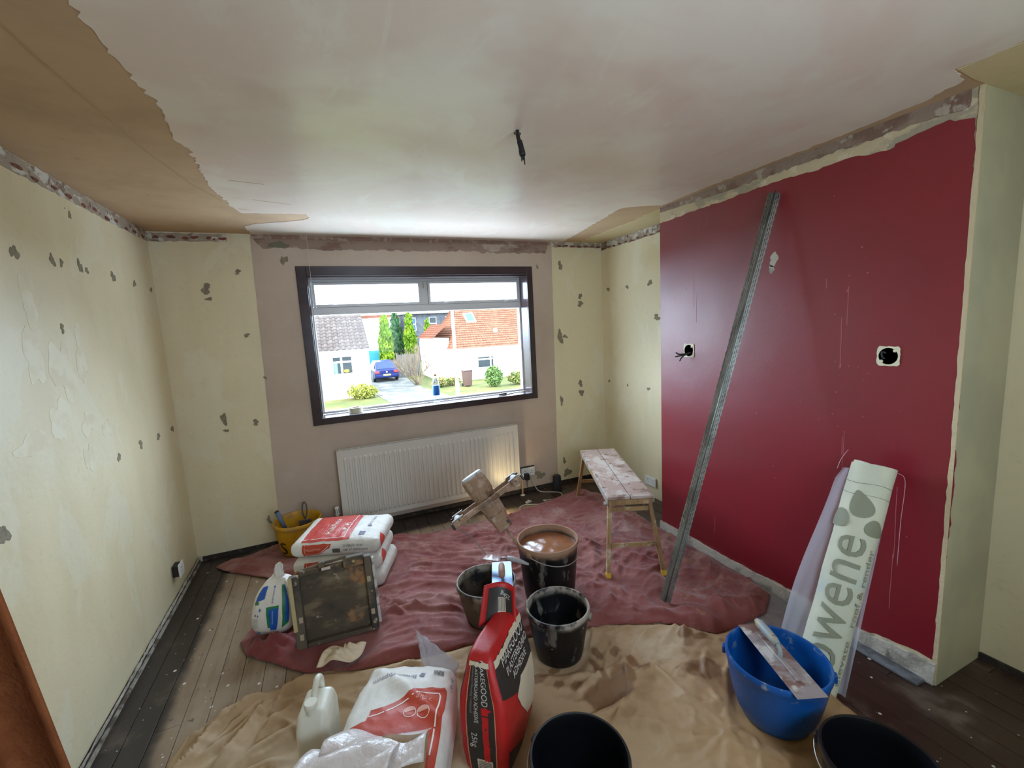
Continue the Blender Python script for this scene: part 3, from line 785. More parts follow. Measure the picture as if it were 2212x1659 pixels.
def build_back(y, z, half, label, wires):
    e, r, n = back_box(y, z, half, label, wires)
    cut_round(wall_ch, y, z, half * .86, .045); cut_round(red_layer, y, z, half * .86, .045)
    lathe('round_recess', [(half * .855, -.002), (half * .855, .042), (0, .042), (0, .0435), (half * .8595, .0435), (half * .8595, -.002)], bx_in, e, 28, M=Matrix.Rotation(-math.pi / 2, 4, 'X'))
    for w in wires: tube('wire', smooth_path(w), .0045, blackpl, e)
    for a in (.8, 3.9):
        lathe('screw_lug', [(0, .005), (.006, .005), (.008, .0), (0, 0)], MATS['cream_box_plate'], e, 12, M=Matrix.Translation((math.cos(a) * half * .8, -.0005, math.sin(a) * half * .8)) @ Matrix.Rotation(math.pi / 2, 4, 'X'))
    return e
build_back(-1.538, 1.412, .046, 'cream back box with cut black wires in the red wall near the alcove', [
    [(.02, -.002, -.01), (0, -.03, -.02), (-.03, -.06, -.022), (-.05, -.07, -.01)], [(.02, -.002, -.015), (-.005, -.03, -.028), (-.03, -.06, -.034), (-.055, -.07, -.04)], [(.015, -.002, -.012), (-.01, -.03, -.03), (-.02, -.05, -.05), (-.03, -.055, -.07)]])
build_back(-2.694, 1.424, .043, 'empty cream back box in the red wall above the mesh roll', [[(-.01, -.001, .012), (-.02, -.006, .018), (-.022, -.004, .0), (-.01, -.006, -.012)]])
# flex hanging from the ceiling rose
cb = empty('ceiling_flex', (1.842, -2.132, 2.417)); tag(cb, 'cut black lighting flex hanging from the middle of the ceiling', 'cable')
tube('flex_sleeve', smooth_path([(0, 0, 0), (.001, -.004, -.03), (.006, -.012, -.06), (.01, -.018, -.10)]), [.0075] * 4 + [.008] * 5 + [.011] * 6 + [.0125] * 4, blackpl, cb, 12)
for a, b in ((-.006, .124), (.0, .118), (.007, .135)): tube('wire_end', [(.01 + a * .6, -.018, -.095), (.01 + a, -.02, -b)], [.0045, .002], blackpl, cb, 6)
box('clip', (-.014, -.004, -.016), (.014, .004, -.008), mk('clip_brown', S(90, 76, 58), .7), cb)
tag(tube('blind_cord', [(1.0, -.022, 2.412), (.998, -.022, 2.1), (.996, -.024, 1.55)], .0011, mk('pale_cord', S(220, 215, 190), .6), None, 6), 'thin pale cord hanging down past the dark window frame', 'cord')
# ------------------------------------------------------------------ things on the sill
SZ = WZ0
tp = empty('masking_tape', (1.232, .085, SZ)); tag(tp, 'roll of cream masking tape lying on the window sill', 'tape')
lathe('tape_roll', [(.036, 0), (.056, 0), (.056, .044), (.036, .044)], mk('tape_cream', S(214, 208, 178), .6), tp, 36, closed=True)
lathe('tape_core', [(.033, .001), (.0358, .001), (.0358, .043), (.033, .043)], mk('card_core', S(176, 150, 118), .8), tp, 36, closed=True)
bt = empty('water_bottle', (1.935, .085, SZ)); tag(bt, 'clear plastic water bottle with a blue label on the sill', 'bottle')
pet = clear('clear_bottle_plastic', (.93, .97, .98), .16, .03)
lathe('bottle_body', [(0, .003), (.020, .0), (.029, .003), (.032, .02), (.0315, .06), (.030, .065), (.032, .07), (.032, .16), (.030, .166), (.032, .172), (.031, .185), (.022, .21), (.0125, .228), (.0125, .245)], pet, bt, 32)
lathe('bottle_label', [(.0322, .070), (.0327, .071), (.0327, .159), (.0322, .16)], mk('blue_label', S(40, 110, 196), .4), bt, 32)
lathe('bottle_cap', [(0, .262), (.0125, .262), (.0140, .259), (.0140, .2455), (0, .2455)], mk('tan_cap', S(170, 130, 70), .5), bt, 24)
sc_ = empty('scraper', (2.62, .08, SZ)); sc_.rotation_euler = (0, 0, .35); tag(sc_, 'small scraper lying at the end of the window sill', 'scraper')
box('handle', (-.10, -.011, .002), (.0, .011, .020), mk('scraper_handle', S(92, 60, 50), .45), sc_, bev=.006)
box('blade', (.0, -.02, .006), (.085, .02, .008), mk('steel', S(176, 178, 182), .3, metal=1.0), sc_)
# ------------------------------------------------------------------ buckets
def splat_mat(name, base, rough, hz, extra=()):
    return mk(name, base, rough, spec=.4, world=False, layers=[
        dict(col=S(150, 140, 128), scale=14, lo=.58, hi=.68, detail=5, fac=.45, rough=.8, stretch=(1, 1, .35)),
        dict(col=S(176, 164, 148), scale=9, lo=.42, hi=.56, detail=5, z=(hz - .05, hz - .012), wob=.05, wscale=14, fac=.85, rough=.8),
        dict(col=S(190, 180, 160), scale=40, lo=.70, hi=.74, detail=3, fac=.8, rough=.8, seed=9)] + list(extra))
def bucket(name, loc, h, rt, rb, label, m, inner=None, content=None, rim=.012, rz=0.0, bail=None, n=56, pw=.92, cat='bucket', group=None):
    e = empty(name, loc, rz); tag(e, label, cat, group)
    t = .0035
    outer = [(0, .0), (rb - .012, 0.0), (rb - .003, .004), (rb, .014)]
    for i in range(1, 9):
        f = i / 8; outer.append((rb + (rt - rim * .55 - rb) * f ** pw, .014 + (h - .03 - .014) * f))
    outer += [(rt - .002, h - .026), (rt, h - .020), (rt, h - .006), (rt - .003, h), (rt - .010, h), (rt - .0125, h - .005)]
    for i in range(7, -1, -1):
        f = i / 8; outer.append((rb + (rt - rim * .55 - rb) * f ** pw - t, .014 + (h - .03 - .014) * f + .004))
    outer += [(rb - .014, .0075), (0, .0075)]
    body = lathe('bucket_body', outer, m, e, n)
    if content:
        zc, cm = content
        f = max(0, min(1, (zc - .014) / (h - .044))); rc = rb + (rt - rim * .55 - rb) * f ** pw - t - .001
        V, Fc = [], []
        rings = 10
        V.append((0, 0, zc))
        for i in range(1, rings + 1):
            for k in range(n):
                a = 2 * math.pi * k / n; r = rc * i / rings
                V.append((r * math.cos(a), r * math.sin(a), zc + (.004 * float(pnoise(np.array(r * math.cos(a) * 18), np.array(r * math.sin(a) * 18))) if i < rings else 0)))
        for k in range(n): Fc.append((0, 1 + k, 1 + (k + 1) % n))
        for i in range(rings - 1):
            for k in range(n):
                k2 = (k + 1) % n
                Fc.append((1 + i * n + k, 1 + (i + 1) * n + k, 1 + (i + 1) * n + k2, 1 + i * n + k2))
        obj('bucket_contents', V, Fc, cm, e, True)
    if bail:
        a0, drop, side, bm_ = bail
        ears = []
        for s in (0, math.pi):
            M = Matrix.Rotation(a0 + s, 4, 'Z') @ Matrix.Translation((rt, 0, h - .03))
            box('handle_lug', (-.004, -.014, -.016), (.010, .014, .016), m, e, bev=.004, M=M)
        pts = []
        R0 = rt + .0085
        for i in range(25):
            b = math.pi * i / 24
            p = Vector((math.cos(b) * R0, math.sin(b) * R0 * math.cos(drop) * side, 0)); p.z = h - .03 + math.sin(b) * R0 * math.sin(drop)
            pts.append(Matrix.Rotation(a0, 4, 'Z') @ p)
        hd = tube('bail_handle', pts, .0024, bm_, e, 8)
    return e
black_b = splat_mat('splashed_black_plastic', S(17, 17, 19), .38, .256)
black_t = splat_mat('splashed_black_tub', S(17, 17, 19), .38, .362, [dict(col=S(158, 122, 96), z=(.30, .345), wob=.05, wscale=10, rough=.8)])
black_s = splat_mat('dusty_black_small', S(22, 22, 24), .42, .224, [dict(col=S(120, 104, 84), scale=6, lo=.42, hi=.6, detail=4, fac=.55, rough=.8)])
clean_black = mk('clean_black_plastic', S(13, 13, 17), .32, world=False, layers=[dict(col=S(30, 32, 38), scale=20, lo=.6, hi=.8, detail=4, fac=.5)])
wire_m = mk('galvanised_wire', S(176, 174, 168), .4, metal=.8)
dirty_wire = mk('plaster_crusted_wire', S(168, 160, 150), .6, metal=.2)
water = mk('murky_dark_water', S(14, 18, 20), .05, spec=.6)
slurry = mk('wet_brown_plaster', S(152, 98, 66), .16, spec=.6, world=False, layers=[dict(col=S(136, 86, 58), scale=9, lo=.4, hi=.65, detail=4)], bump=(14, .25, .01))
dregs = mk('damp_dregs', S(74, 62, 48), .6, world=False, layers=[dict(col=S(50, 44, 36), scale=12, lo=.4, hi=.65, detail=4)], bump=(30, .6, .02))
FOOT = []      # (x, y, r) where something presses the dust sheets flat
def foot(x, y, r): FOOT.append((x, y, r))
SHZ = .012
bucket('builders_bucket', (1.976, -2.044, SHZ), .256, .158, .117, 'black builders bucket of dark water in front of the mixing tub', black_b, content=(.125, water), bail=(2.35, -.42, -1, dirty_wire)); foot(1.976, -2.044, .13)
bucket('mixing_tub', (2.158, -1.60, SHZ), .362, .185, .150, 'tall black mixing tub nearly full of wet brown plaster', black_t, content=(.312, slurry), bail=(.5, -.35, -1, dirty_wire)); foot(2.158, -1.60, .16)
bucket('builders_bucket', (1.748, -1.628, SHZ), .228, .169, .123, 'small dusty black bucket with a steel trowel laid across its rim', black_s, content=(.03, dregs)); foot(1.748, -1.628, .13)
bucket('builders_bucket', (1.67, -2.742, SHZ), .256, .163, .122, 'clean empty black bucket in front of the red and black adhesive bag', clean_black, content=(.012, clean_black), bail=(2.2, -.25, 1, wire_m)); foot(1.67, -2.742, .13)
bucket('builders_bucket', (2.500, -3.15, .004), .256, .160, .120, 'clean empty black bucket standing on bare boards by the blue bucket', clean_black, content=(.012, clean_black), bail=(2.0, -.2, 1, wire_m))
blue_m = mk('scuffed_blue_plastic', S(12, 84, 158), .36, spec=.45, world=False, layers=[
    dict(col=S(8, 62, 126), scale=3, lo=.4, hi=.7, detail=3),
    dict(col=S(176, 178, 162), scale=15, lo=.58, hi=.68, detail=5, z=(.17, .235), fac=.6, wob=.06, rough=.8),
    dict(col=S(150, 165, 175), scale=46, lo=.70, hi=.73, detail=3, fac=.8, seed=5),
    dict(col=S(120, 150, 180), scale=5, lo=.5, hi=.7, detail=4, z=(.235, .262), fac=.5)])
bl = bucket('flexible_bucket', (2.598, -2.74, SHZ), .262, .189, .128, 'scuffed blue plastic bucket with a plastering trowel resting on its rim', blue_m, content=(.013, mk('dark_blue_floor', S(6, 40, 80), .5)), rim=.008, pw=.62, bail=(2.25, -.22, -1, wire_m)); foot(2.598, -2.74, .15)
tube('handle_grip', [Matrix.Rotation(2.25, 4, 'Z') @ Vector((math.cos(b) * .1975, -math.sin(b) * .1975 * math.cos(-.22), .232 + math.sin(b) * .1975 * math.sin(-.22))) for b in np.linspace(1.25, 1.85, 9)], .007, mk('grey_grip', S(150, 150, 150), .5), bl, 10)
yel = mk('yellow_tub_plastic', S(204, 152, 16), .45, world=False, layers=[dict(col=S(178, 136, 84), scale=9, lo=.45, hi=.6, detail=5, z=(.18, .24), wob=.05, fac=.9, rough=.85), dict(col=S(150, 112, 60), scale=20, lo=.6, hi=.7, detail=4, fac=.5)])
yb = bucket('plaster_pail', (.715, -.185, SHZ), .244, .172, .136, 'yellow plastic pail with black lettering holding tools in the corner', yel, content=(.10, mk('dry_brown_dregs', S(120, 82, 56), .8, bump=(20, .4, .02)))); foot(.715, -.185, .15)
def cyl_fn(r0, r1, h):   # angle*r , height
    return lambda u, v, o=0: ((r0 + (r1 - r0) * v / h + o) * math.cos(u / r0), (r0 + (r1 - r0) * v / h + o) * math.sin(u / r0), v)
blk_print = mk('black_print', S(28, 26, 24), .5)
text_on('printed_letter', 'S', cyl_fn(.138, .167, .244), -.350, .028, .135, 0, blk_print, yb, sx=1.05, off=.003); text_on('printed_letter', 't', cyl_fn(.138, .167, .244), -.262, .028, .150, 0, blk_print, yb, sx=1.15, off=.003)
# tools standing in the pail
for (dx, dy, ang, ln, nm, lab, m1, hz) in [(-.06, -.02, -.28, .30, 'brush', 'blue handled brush standing in the yellow pail', mk('blue_grey_handle', S(92, 108, 134), .45), .3), (.045, .03, .05, .34, 'brush', 'grey loop handled tool standing in the yellow pail', mk('grey_handle', S(84, 84, 88), .4), .3)]:
    e = empty(nm, (.715 + dx, -.185 + dy, SHZ + .102)); e.rotation_euler = (.08, ang, 0); tag(e, lab, 'brush')
    if ang < -.1:
        tube('handle', [(0, 0, .10), (0, 0, .15), (0, 0, .25)], [.013, .016, .017], m1, e, 14); lathe('hang_hole', [(0, .258), (.011, .258), (.017, .252), (.017, .2505), (0, .2505)], blk_print, e, 14)
        box('ferrule', (-.025, -.010, .05), (.025, .010, .10), mk('dull_steel', S(150, 146, 138), .45, metal=.6), e, bev=.003); box('bristle', (-.024, -.009, 0), (.024, .009, .05), mk('bristles', S(120, 92, 62), .9), e, bev=.002)
    else:
        tube('handle', smooth_path([(0, 0, .12), (.014, 0, .17), (.014, 0, .23), (0, 0, .262), (-.014, 0, .23), (-.014, 0, .17), (0, 0, .12)]), .0055, m1, e, 8)
        box('blade_plate', (-.045, -.006, .0), (.045, .006, .115), m1, e, bev=.004)
# ------------------------------------------------------------------ trowels
steel_d = mk('plaster_smeared_steel', S(170, 160, 158), .42, metal=.35, world=False, layers=[
    dict(col=S(142, 108, 100), scale=9, lo=.46, hi=.58, detail=5, stretch=(1, .4, 1), rough=.8), dict(col=S(206, 198, 192), scale=12, lo=.55, hi=.66, detail=4, seed=5, rough=.7)])
steel_c = mk('bright_steel', S(120, 136, 164), .40, metal=.7)
hand_m = mk('worn_trowel_handle', S(150, 158, 158), .5, world=False, layers=[dict(col=S(190, 160, 110), scale=14, lo=.5, hi=.6, detail=4), dict(col=S(70, 66, 62), scale=20, lo=.62, hi=.7, detail=3)])
tw = empty('plastering_trowel', (2.590, -2.752, SHZ + .264), math.atan2(.353, .138) ); tag(tw, 'plaster smeared steel trowel lying across the blue bucket', 'trowel')
box('blade', (-.195, -.056, .0), (.195, .056, .0025), steel_d, tw, bev=.001)
box('spine', (-.125, -.011, .0026), (.135, .011, .012), steel_d, tw, bev=.003)
tube('shank', smooth_path([(-.01, 0, .010), (-.012, 0, .03), (.0, 0, .048), (.03, 0, .052)]), .008, hand_m, tw, 10)
tube('handle', [(.01, 0, .052), (.03, 0, .053), (.08, 0, .054), (.13, 0, .054), (.15, 0, .053)], [.013, .017, .0185, .018, .010], hand_m, tw, 14)
tw2 = empty('plastering_trowel', (1.822, -1.690, SHZ + .2295), math.atan2(-.40, -.15)); tag(tw2, 'clean bright steel trowel lying across the small dusty bucket', 'trowel')
box('blade', (-.20, -.058, 0), (.20, .058, .0025), steel_c, tw2, bev=.001)
box('spine', (-.15, -.009, .0026), (.12, .009, .010), steel_c, tw2, bev=.002)
tube('shank', smooth_path([(-.11, 0, .009), (-.115, 0, .03), (-.10, 0, .046), (-.08, 0, .048)]), .007, steel_c, tw2, 10)
tube('handle', [(-.09, 0, .048), (-.07, 0, .05), (-.01, 0, .052), (.03, 0, .052)], [.014, .018, .019, .017], mk('pinkish_wood_handle', S(168, 128, 108), .6), tw2, 14)
tw3 = empty('bucket_trowel', (1.885, -1.585, SHZ + .30), -.75); tag(tw3, 'bucket trowel with a tapered grey handle resting on the bright trowel', 'trowel')
box('blade', (-.13, -.03, -.012), (-.02, .03, -.009), steel_d, tw3, bev=.001)
tube('neck', [(-.03, 0, -.008), (.0, 0, .0), (.02, 0, .0)], .006, steel_d, tw3, 8)
tube('handle', [(.015, 0, 0), (.05, 0, -.002), (.10, 0, -.01), (.145, 0, -.02)], [.014, .015, .012, .006], mk('grey_taper_handle', S(170, 166, 164), .5), tw3, 12)
# ------------------------------------------------------------------ bench
dusty_top = mk('plaster_dusted_boards', S(176, 150, 138), .75, world=False, layers=[
    dict(col=S(200, 186, 176), scale=7, lo=.48, hi=.6, detail=6, stretch=(1, .7, 1)), dict(col=S(138, 110, 98), scale=10, lo=.54, hi=.62, detail=6, seed=4), dict(col=S(112, 86, 74), scale=16, lo=.64, hi=.68, detail=5, seed=8)], bump=(40, .25, .006))
alu = mk('dusty_aluminium', S(176, 172, 168), .45, metal=.35, world=False, layers=[dict(col=S(170, 138, 96), scale=9, lo=.45, hi=.6, detail=5, rough=.8)])
tan = mk('tan_dusted_timber', S(170, 136, 92), .7, world=False, layers=[dict(col=S(140, 108, 72), scale=8, lo=.45, hi=.65, detail=5, stretch=(2, 2, .6)), dict(col=S(198, 180, 150), scale=12, lo=.56, hi=.66, detail=5, seed=5)])
BZ = .50
be_ = empty('work_bench', (2.985, -1.10, .006), -.3987); tag(be_, 'dusty folding work bench with a two board top standing at the alcove', 'bench')
for s in (-1, 1):
    box('top_board', (min(s * .003, s * .148), -.545, BZ - .02), (max(s * .003, s * .148), .545, BZ), dusty_top, be_, bev=.003)
    box('side_rail', (s * .150 - .004, -.55, BZ - .045), (s * .150 + .004, .55, BZ - .003), alu, be_, bev=.002)
for s in (-1, 1):
    box('end_rail', (-.145, min(s * .55, s * .54), BZ - .055), (.145, max(s * .55, s * .54), BZ - .0205), tan, be_, bev=.003)
    yt, yf = s * .515, s * .645
    def lp(x, f): return Vector((x * (1 + .36 * (1 - f)), yf + (yt - yf) * f, .012 + (BZ - .075) * f))
    for sx in (-1, 1):
        bm = bmesh.new(); beam(bm, lp(sx * .132, 0.04), lp(sx * .132, 1), .026, .034, Vector((0, 1, 0)), .003); bmobj('leg', bm, tan, be_)
        bm = bmesh.new(); beam(bm, lp(sx * .132, -.02), lp(sx * .132, .055), .031, .040, Vector((0, 1, 0)), .004); bmobj('foot_cap', bm, mk('yellow_foot_cap', S(206, 164, 40), .6), be_)
    for f in (.42, .93):
        bm = bmesh.new(); beam(bm, lp(-.118, f), lp(.118, f), .012, .03, Vector((0, 0, 1)), .002); bmobj('rung', bm, tan, be_)
    bm = bmesh.new(); beam(bm, lp(.0, .95) + Vector((-.10, -s * .02, 0)), Vector((-.10, s * .25, BZ - .035)), .006, .018); beam(bm, lp(.0, .95) + Vector((.10, -s * .02, 0)), Vector((.10, s * .25, BZ - .035)), .006, .018)
    bmobj('folding_stay', bm, alu, be_)
lathe('hinge_pin', [(0, -.012), (.012, -.012), (.012, .012), (0, .012)], alu, be_, 14, M=Matrix.Translation((-.158, -.52, BZ - .05)) @ Matrix.Rotation(math.pi / 2, 4, 'Y'))
foot(2.577, -1.687, .04); foot(2.932, -1.773, .04)
# ------------------------------------------------------------------ galvanised angle bead leaning on the red wall
galv = mk('galvanised_steel', S(150, 154, 146), .42, metal=.7, world=False, layers=[dict(col=S(112, 118, 110), scale=12, lo=.45, hi=.6, detail=4, stretch=(1, 1, .3))])
p0 = Vector((2.709, -1.984, .020)); p1 = Vector((3.308, -2.158, 2.272))
ax = (p1 - p0).normalized(); viewd = (Vector((3.0, -2.07, 1.1)) - cam.matrix_world.translation)
side = viewd.cross(ax).normalized(); nrm = ax.cross(side).normalized()
Mb = Matrix((side, nrm, ax)).transposed().to_4x4(); Mb.translation = p0
bead = empty('angle_bead', mat=Mb); tag(bead, 'long perforated galvanised steel bead leaning against the red wall', 'metal bead')
Lb = (p1 - p0).length
def wing(dirv, name, off):
    colsE = [.003, .0085, .0125, .0180, .0220, .029]; cell = .0092; nc = int(Lb / cell)
    V = []; Fc = []
    for i in range(nc + 1):
        for j, c in enumerate(colsE):
            wv = 0.0012 * (1 if (i // 2) % 2 else -1) if j == len(colsE) - 1 else 0
            p = Vector(dirv) * (c + wv) + Vector(off); V.append((p.x, p.y, i * cell))
    nE = len(colsE)
    for i in range(nc):
        for j in range(nE - 1):
            if j == 1 and i % 3 in (0, 1): continue
            if j == 3 and i % 3 in (1, 2): continue
            Fc.append((i * nE + j, i * nE + j + 1, (i + 1) * nE + j + 1, (i + 1) * nE + j))
    o = obj(name, V, Fc, galv, bead); md = o.modifiers.new('thick', 'SOLIDIFY'); md.thickness = .0008
    return o
wing((.94, .34, 0), 'wing', (0, -.006, 0)); wing((-.94, .34, 0), 'wing', (0, -.006, 0))
wing((.94, .34, 0), 'wing', (.002, -.012, 0)); wing((-.94, .34, 0), 'wing', (-.002, -.012, 0))
tube('nose', [(0, -.013, 0), (0, -.013, Lb * .5), (0, -.013, Lb)], .0042, galv, bead, 10)
foot(2.709, -1.984, .05)
# ------------------------------------------------------------------ roll of reinforcing mesh
rb0 = Vector((2.845, -2.735, .030)); rb1 = Vector((3.228, -2.716, .945))
ra = (rb1 - rb0).normalized(); RL = (rb1 - rb0).length
tocam = (cam.matrix_world.translation - (rb0 + rb1) / 2); tocam = (tocam - ra * tocam.dot(ra)).normalized()
rx = tocam.cross(ra).normalized() * -1
# local x to the right seen from the camera, local -y towards the camera, z along the roll
Mr = Matrix((rx, -tocam, ra)).transposed().to_4x4(); Mr.translation = rb0
roll = empty('mesh_roll', mat=Mr); tag(roll, 'tall white roll of printed fibreglass mesh leaning against the red wall', 'mesh roll')
RR = .082
meshw = mk('white_mesh_fabric', S(212, 212, 190), .6, world=False, layers=[dict(col=S(224, 222, 196), scale=5, lo=.42, hi=.66, detail=3, stretch=(1, 1, .6)), dict(col=S(190, 202, 200), scale=4, lo=.5, hi=.7, detail=3, seed=7, fac=.7)],
           bump=[(1, .0, .0)])
nt = meshw.node_tree
wv = nt.nodes.new('ShaderNodeTexWave'); wv.inputs['Scale'].default_value = 90; wv.bands_direction = 'Z'; wv.inputs['Distortion'].default_value = .6
tc = nt.nodes.new('ShaderNodeTexCoord'); nt.links.new(tc.outputs['Object'], wv.inputs['Vector'])
bp = nt.nodes.new('ShaderNodeBump'); bp.inputs['Strength'].default_value = .35; bp.inputs['Distance'].default_value = .003
nt.links.new(wv.outputs['Fac'], bp.inputs['Height']); nt.links.new(bp.outputs['Normal'], nt.nodes['Principled BSDF'].inputs['Normal'])
# wound spiral
turns = 5; V = []; Fc = []; nn = 44 * turns
nz = 12
for i in range(nn + 1):
    a = 2 * math.pi * i / 44; r = RR - .038 + .038 * i / nn
    for j in range(nz + 1):
        w = .0015 * math.sin(j * 1.7 + i * .05)
        V.append(((r + w) * math.cos(a), (r + w) * math.sin(a), RL * j / nz + (.006 * math.sin(i * .21) if j == nz else 0)))
for i in range(nn):
    for j in range(nz): Fc.append((i * (nz + 1) + j, (i + 1) * (nz + 1) + j, (i + 1) * (nz + 1) + j + 1, i * (nz + 1) + j + 1))
obj('wound_mesh', V, Fc, meshw, roll, True)
lathe('bottom_end', [(0, .004), (RR - .002, .004), (RR - .002, .001), (0, .001)], meshw, roll, 40)
lathe('core', [(RR - .044, 0.01), (RR - .040, .01), (RR - .040, RL - .01), (RR - .044, RL - .01)], mk('card_core', S(176, 150, 118), .8), roll, 32, closed=True)
# angle measured from -y (towards the camera) to the right
rfn = lambda u, v, o=0: ((RR + .0012 + o) * math.sin(u / RR), -(RR + .0012 + o) * math.cos(u / RR), v)
grey_print = mk('grey_print', S(140, 140, 118), .65); pale_print = mk('pale_print', S(150, 142, 126), .65)
# lettering reads up the roll, letter tops to the left
text_on('printed_letters', 'owene', rfn, .046, .10, .205, math.pi / 2, grey_print, roll, width=.575)
text_on('printed_letters', 'elevate', rfn, .088, .06, .034, math.pi / 2, pale_print, roll, width=.19, off=.0016); text_on('printed_letters', 'roof & render', rfn, .088, .31, .034, math.pi / 2, pale_print, roll, width=.33, off=.0016)
def leaf(cx, cz, L, wd, ang):
    P = []
    for k in range(20):
        t = 2 * math.pi * k / 20; x = L * math.cos(t); y = wd * math.sin(t) * (1 - .55 * (math.cos(t)))
        P.append((cx + x * math.cos(ang) - y * math.sin(ang), cz + x * math.sin(ang) + y * math.cos(ang)))
    return P
for (cx, cz, L, wd, an) in [(-.006, .815, .058, .040, 1.95), (.070, .722, .045, .032, -.45), (-.082, .728, .050, .036, 3.7)]:
    panel_on('printed_leaf', leaf(cx, cz, L, wd, an), rfn, grey_print, roll, cell=.015)
for z in (.905, .855): tube('marker_line', [rfn(u, z + .006 * math.sin(u * 30), .0012) for u in np.linspace(-.11, .11, 24)], .0009, mk('line_grey', S(120, 126, 110), .7), roll, 5)
# loose end of the mesh, see-through
loose = clear('loose_mesh', (.8, .76, .84), .0, .42, .5, (.72, .70, .78))
V = []; Fc = []; nu, nv = 8, 30
for j in range(nv + 1):
    v = j / nv; z = .10 + (RL - .135) * v
    wdt = (.055 + .012 * math.sin(v * 5) + .03 * (1 - v)) * (1 if v < .93 else (1 - (v - .93) * 6))
    for i in range(nu + 1):
        u = i / nu
        V.append((-RR * .93 - wdt * u, .01 + .012 * math.sin(u * 5 + v * 4) + .02 * u, z))
for j in range(nv):
    for i in range(nu): Fc.append((j * (nu + 1) + i, j * (nu + 1) + i + 1, (j + 1) * (nu + 1) + i + 1, (j + 1) * (nu + 1) + i))
obj('loose_flap', V, Fc, loose, roll, True)
V = []; Fc = []
for j in range(nv + 1):
    v = j / nv; z = .02 + (RL - .20) * v; wdt = .026 * (1 - v) + .004
    for i in range(nu + 1):
        u = i / nu; V.append((RR * .95 + wdt * u, .012 + .006 * math.sin(u * 4 + v * 6), z))
for j in range(nv):
    for i in range(nu): Fc.append((j * (nu + 1) + i, j * (nu + 1) + i + 1, (j + 1) * (nu + 1) + i + 1, (j + 1) * (nu + 1) + i))
obj('loose_flap', V, Fc, loose, roll, True)
tube('loose_thread', smooth_path([(RR * .98, .0, RL - .005), (RR + .03, -.005, RL - .03), (RR + .05, .01, RL - .2), (RR + .075, .03, RL - .38)]), .0009, mk('pale_thread', S(212, 196, 196), .7), roll, 5)
tube('loose_thread', smooth_path([(-RR - .04, .02, RL - .05), (-RR - .035, .03, RL), (-RR - .02, .055, RL + .05)]), .0009, MATS['pale_thread'], roll, 5)
# ------------------------------------------------------------------ paddle mixer
c_top = Vector((1.817, -1.404, .73)); c_rim = Vector((1.99, -1.545, .385))
md = (c_top - c_rim).normalized(); _sh = md * .035 - _r * .028; c_top = c_top + _sh; c_rim = c_rim + _sh
vd = ((c_top + c_rim) / 2 - cam.matrix_world.translation).normalized()
bdir = vd.cross(md).normalized()             # to the right of the axis as seen by the camera
if bdir.dot(_r) < 0: bdir = -bdir
ndir = md.cross(bdir).normalized()
if ndir.dot(vd) > 0: ndir = -ndir; 
bdir2 = ndir.cross(md) if ndir.cross(md).dot(_r) > 0 else md.cross(ndir)
Mm = Matrix((bdir2, md.cross(bdir2), md)).transposed().to_4x4(); Mm.translation = c_rim
mix = empty('paddle_mixer', mat=Mm); tag(mix, 'plaster caked paddle mixer standing in the tall mixing tub', 'mixer')
caked = mk('plaster_caked_body', S(152, 122, 96), .8, world=False, layers=[dict(col=S(176, 150, 128), scale=14, lo=.48, hi=.6, detail=5), dict(col=S(112, 84, 62), scale=10, lo=.54, hi=.64, detail=5, seed=6), dict(col=S(70, 64, 60), scale=24, lo=.64, hi=.70, detail=4, seed=3)], bump=(50, .5, .006))
dustywhite = mk('dusty_pale_cap', S(190, 190, 192), .6, world=False, layers=[dict(col=S(150, 138, 124), scale=18, lo=.52, hi=.6, detail=4)])
L0 = (c_top - c_rim).length
lathe('motor_housing', [(0, .12), (.056, .12), (.062, .14), (.064, .20), (.066, .21), (.066, .28), (.072, .29), (.074, L0 - .02), (.070, L0 - .006), (0, L0 - .006)], caked, mix, 32)
lathe('end_cap', [(0, L0 - .0058), (.068, L0 - .0058), (.068, L0 + .004), (.062, L0 + .010), (0, L0 + .010)], dustywhite, mix, 32)
lathe('gearbox', [(0, .045), (.022, .045), (.040, .06), (.052, .08), (.054, .1195), (0, .1195)], caked, mix, 28)
box('gearbox_block', (-.045, -.07, .05), (.045, -.038, .15), caked, mix, bev=.008)
tube('mixing_shaft', [(0, 0, .046), (0, 0, -.30)], .0085, caked, mix, 10)
V = []; Fc = []
for s in range(2):
    base = len(V)
    for i in range(17):
        t = i / 16; a = s * math.pi + t * 3.6; r = .052
        for q in (-.012, .012): V.append(((r + q * .3) * math.cos(a), (r + q * .3) * math.sin(a), -.335 + .09 * t + q))
    for i in range(16): Fc.append((base + 2 * i, base + 2 * i + 1, base + 2 * i + 3, base + 2 * i + 2))
o = obj('mixing_paddle', V, Fc, caked, mix, True); m_ = o.modifiers.new('thick', 'SOLIDIFY'); m_.thickness = .004
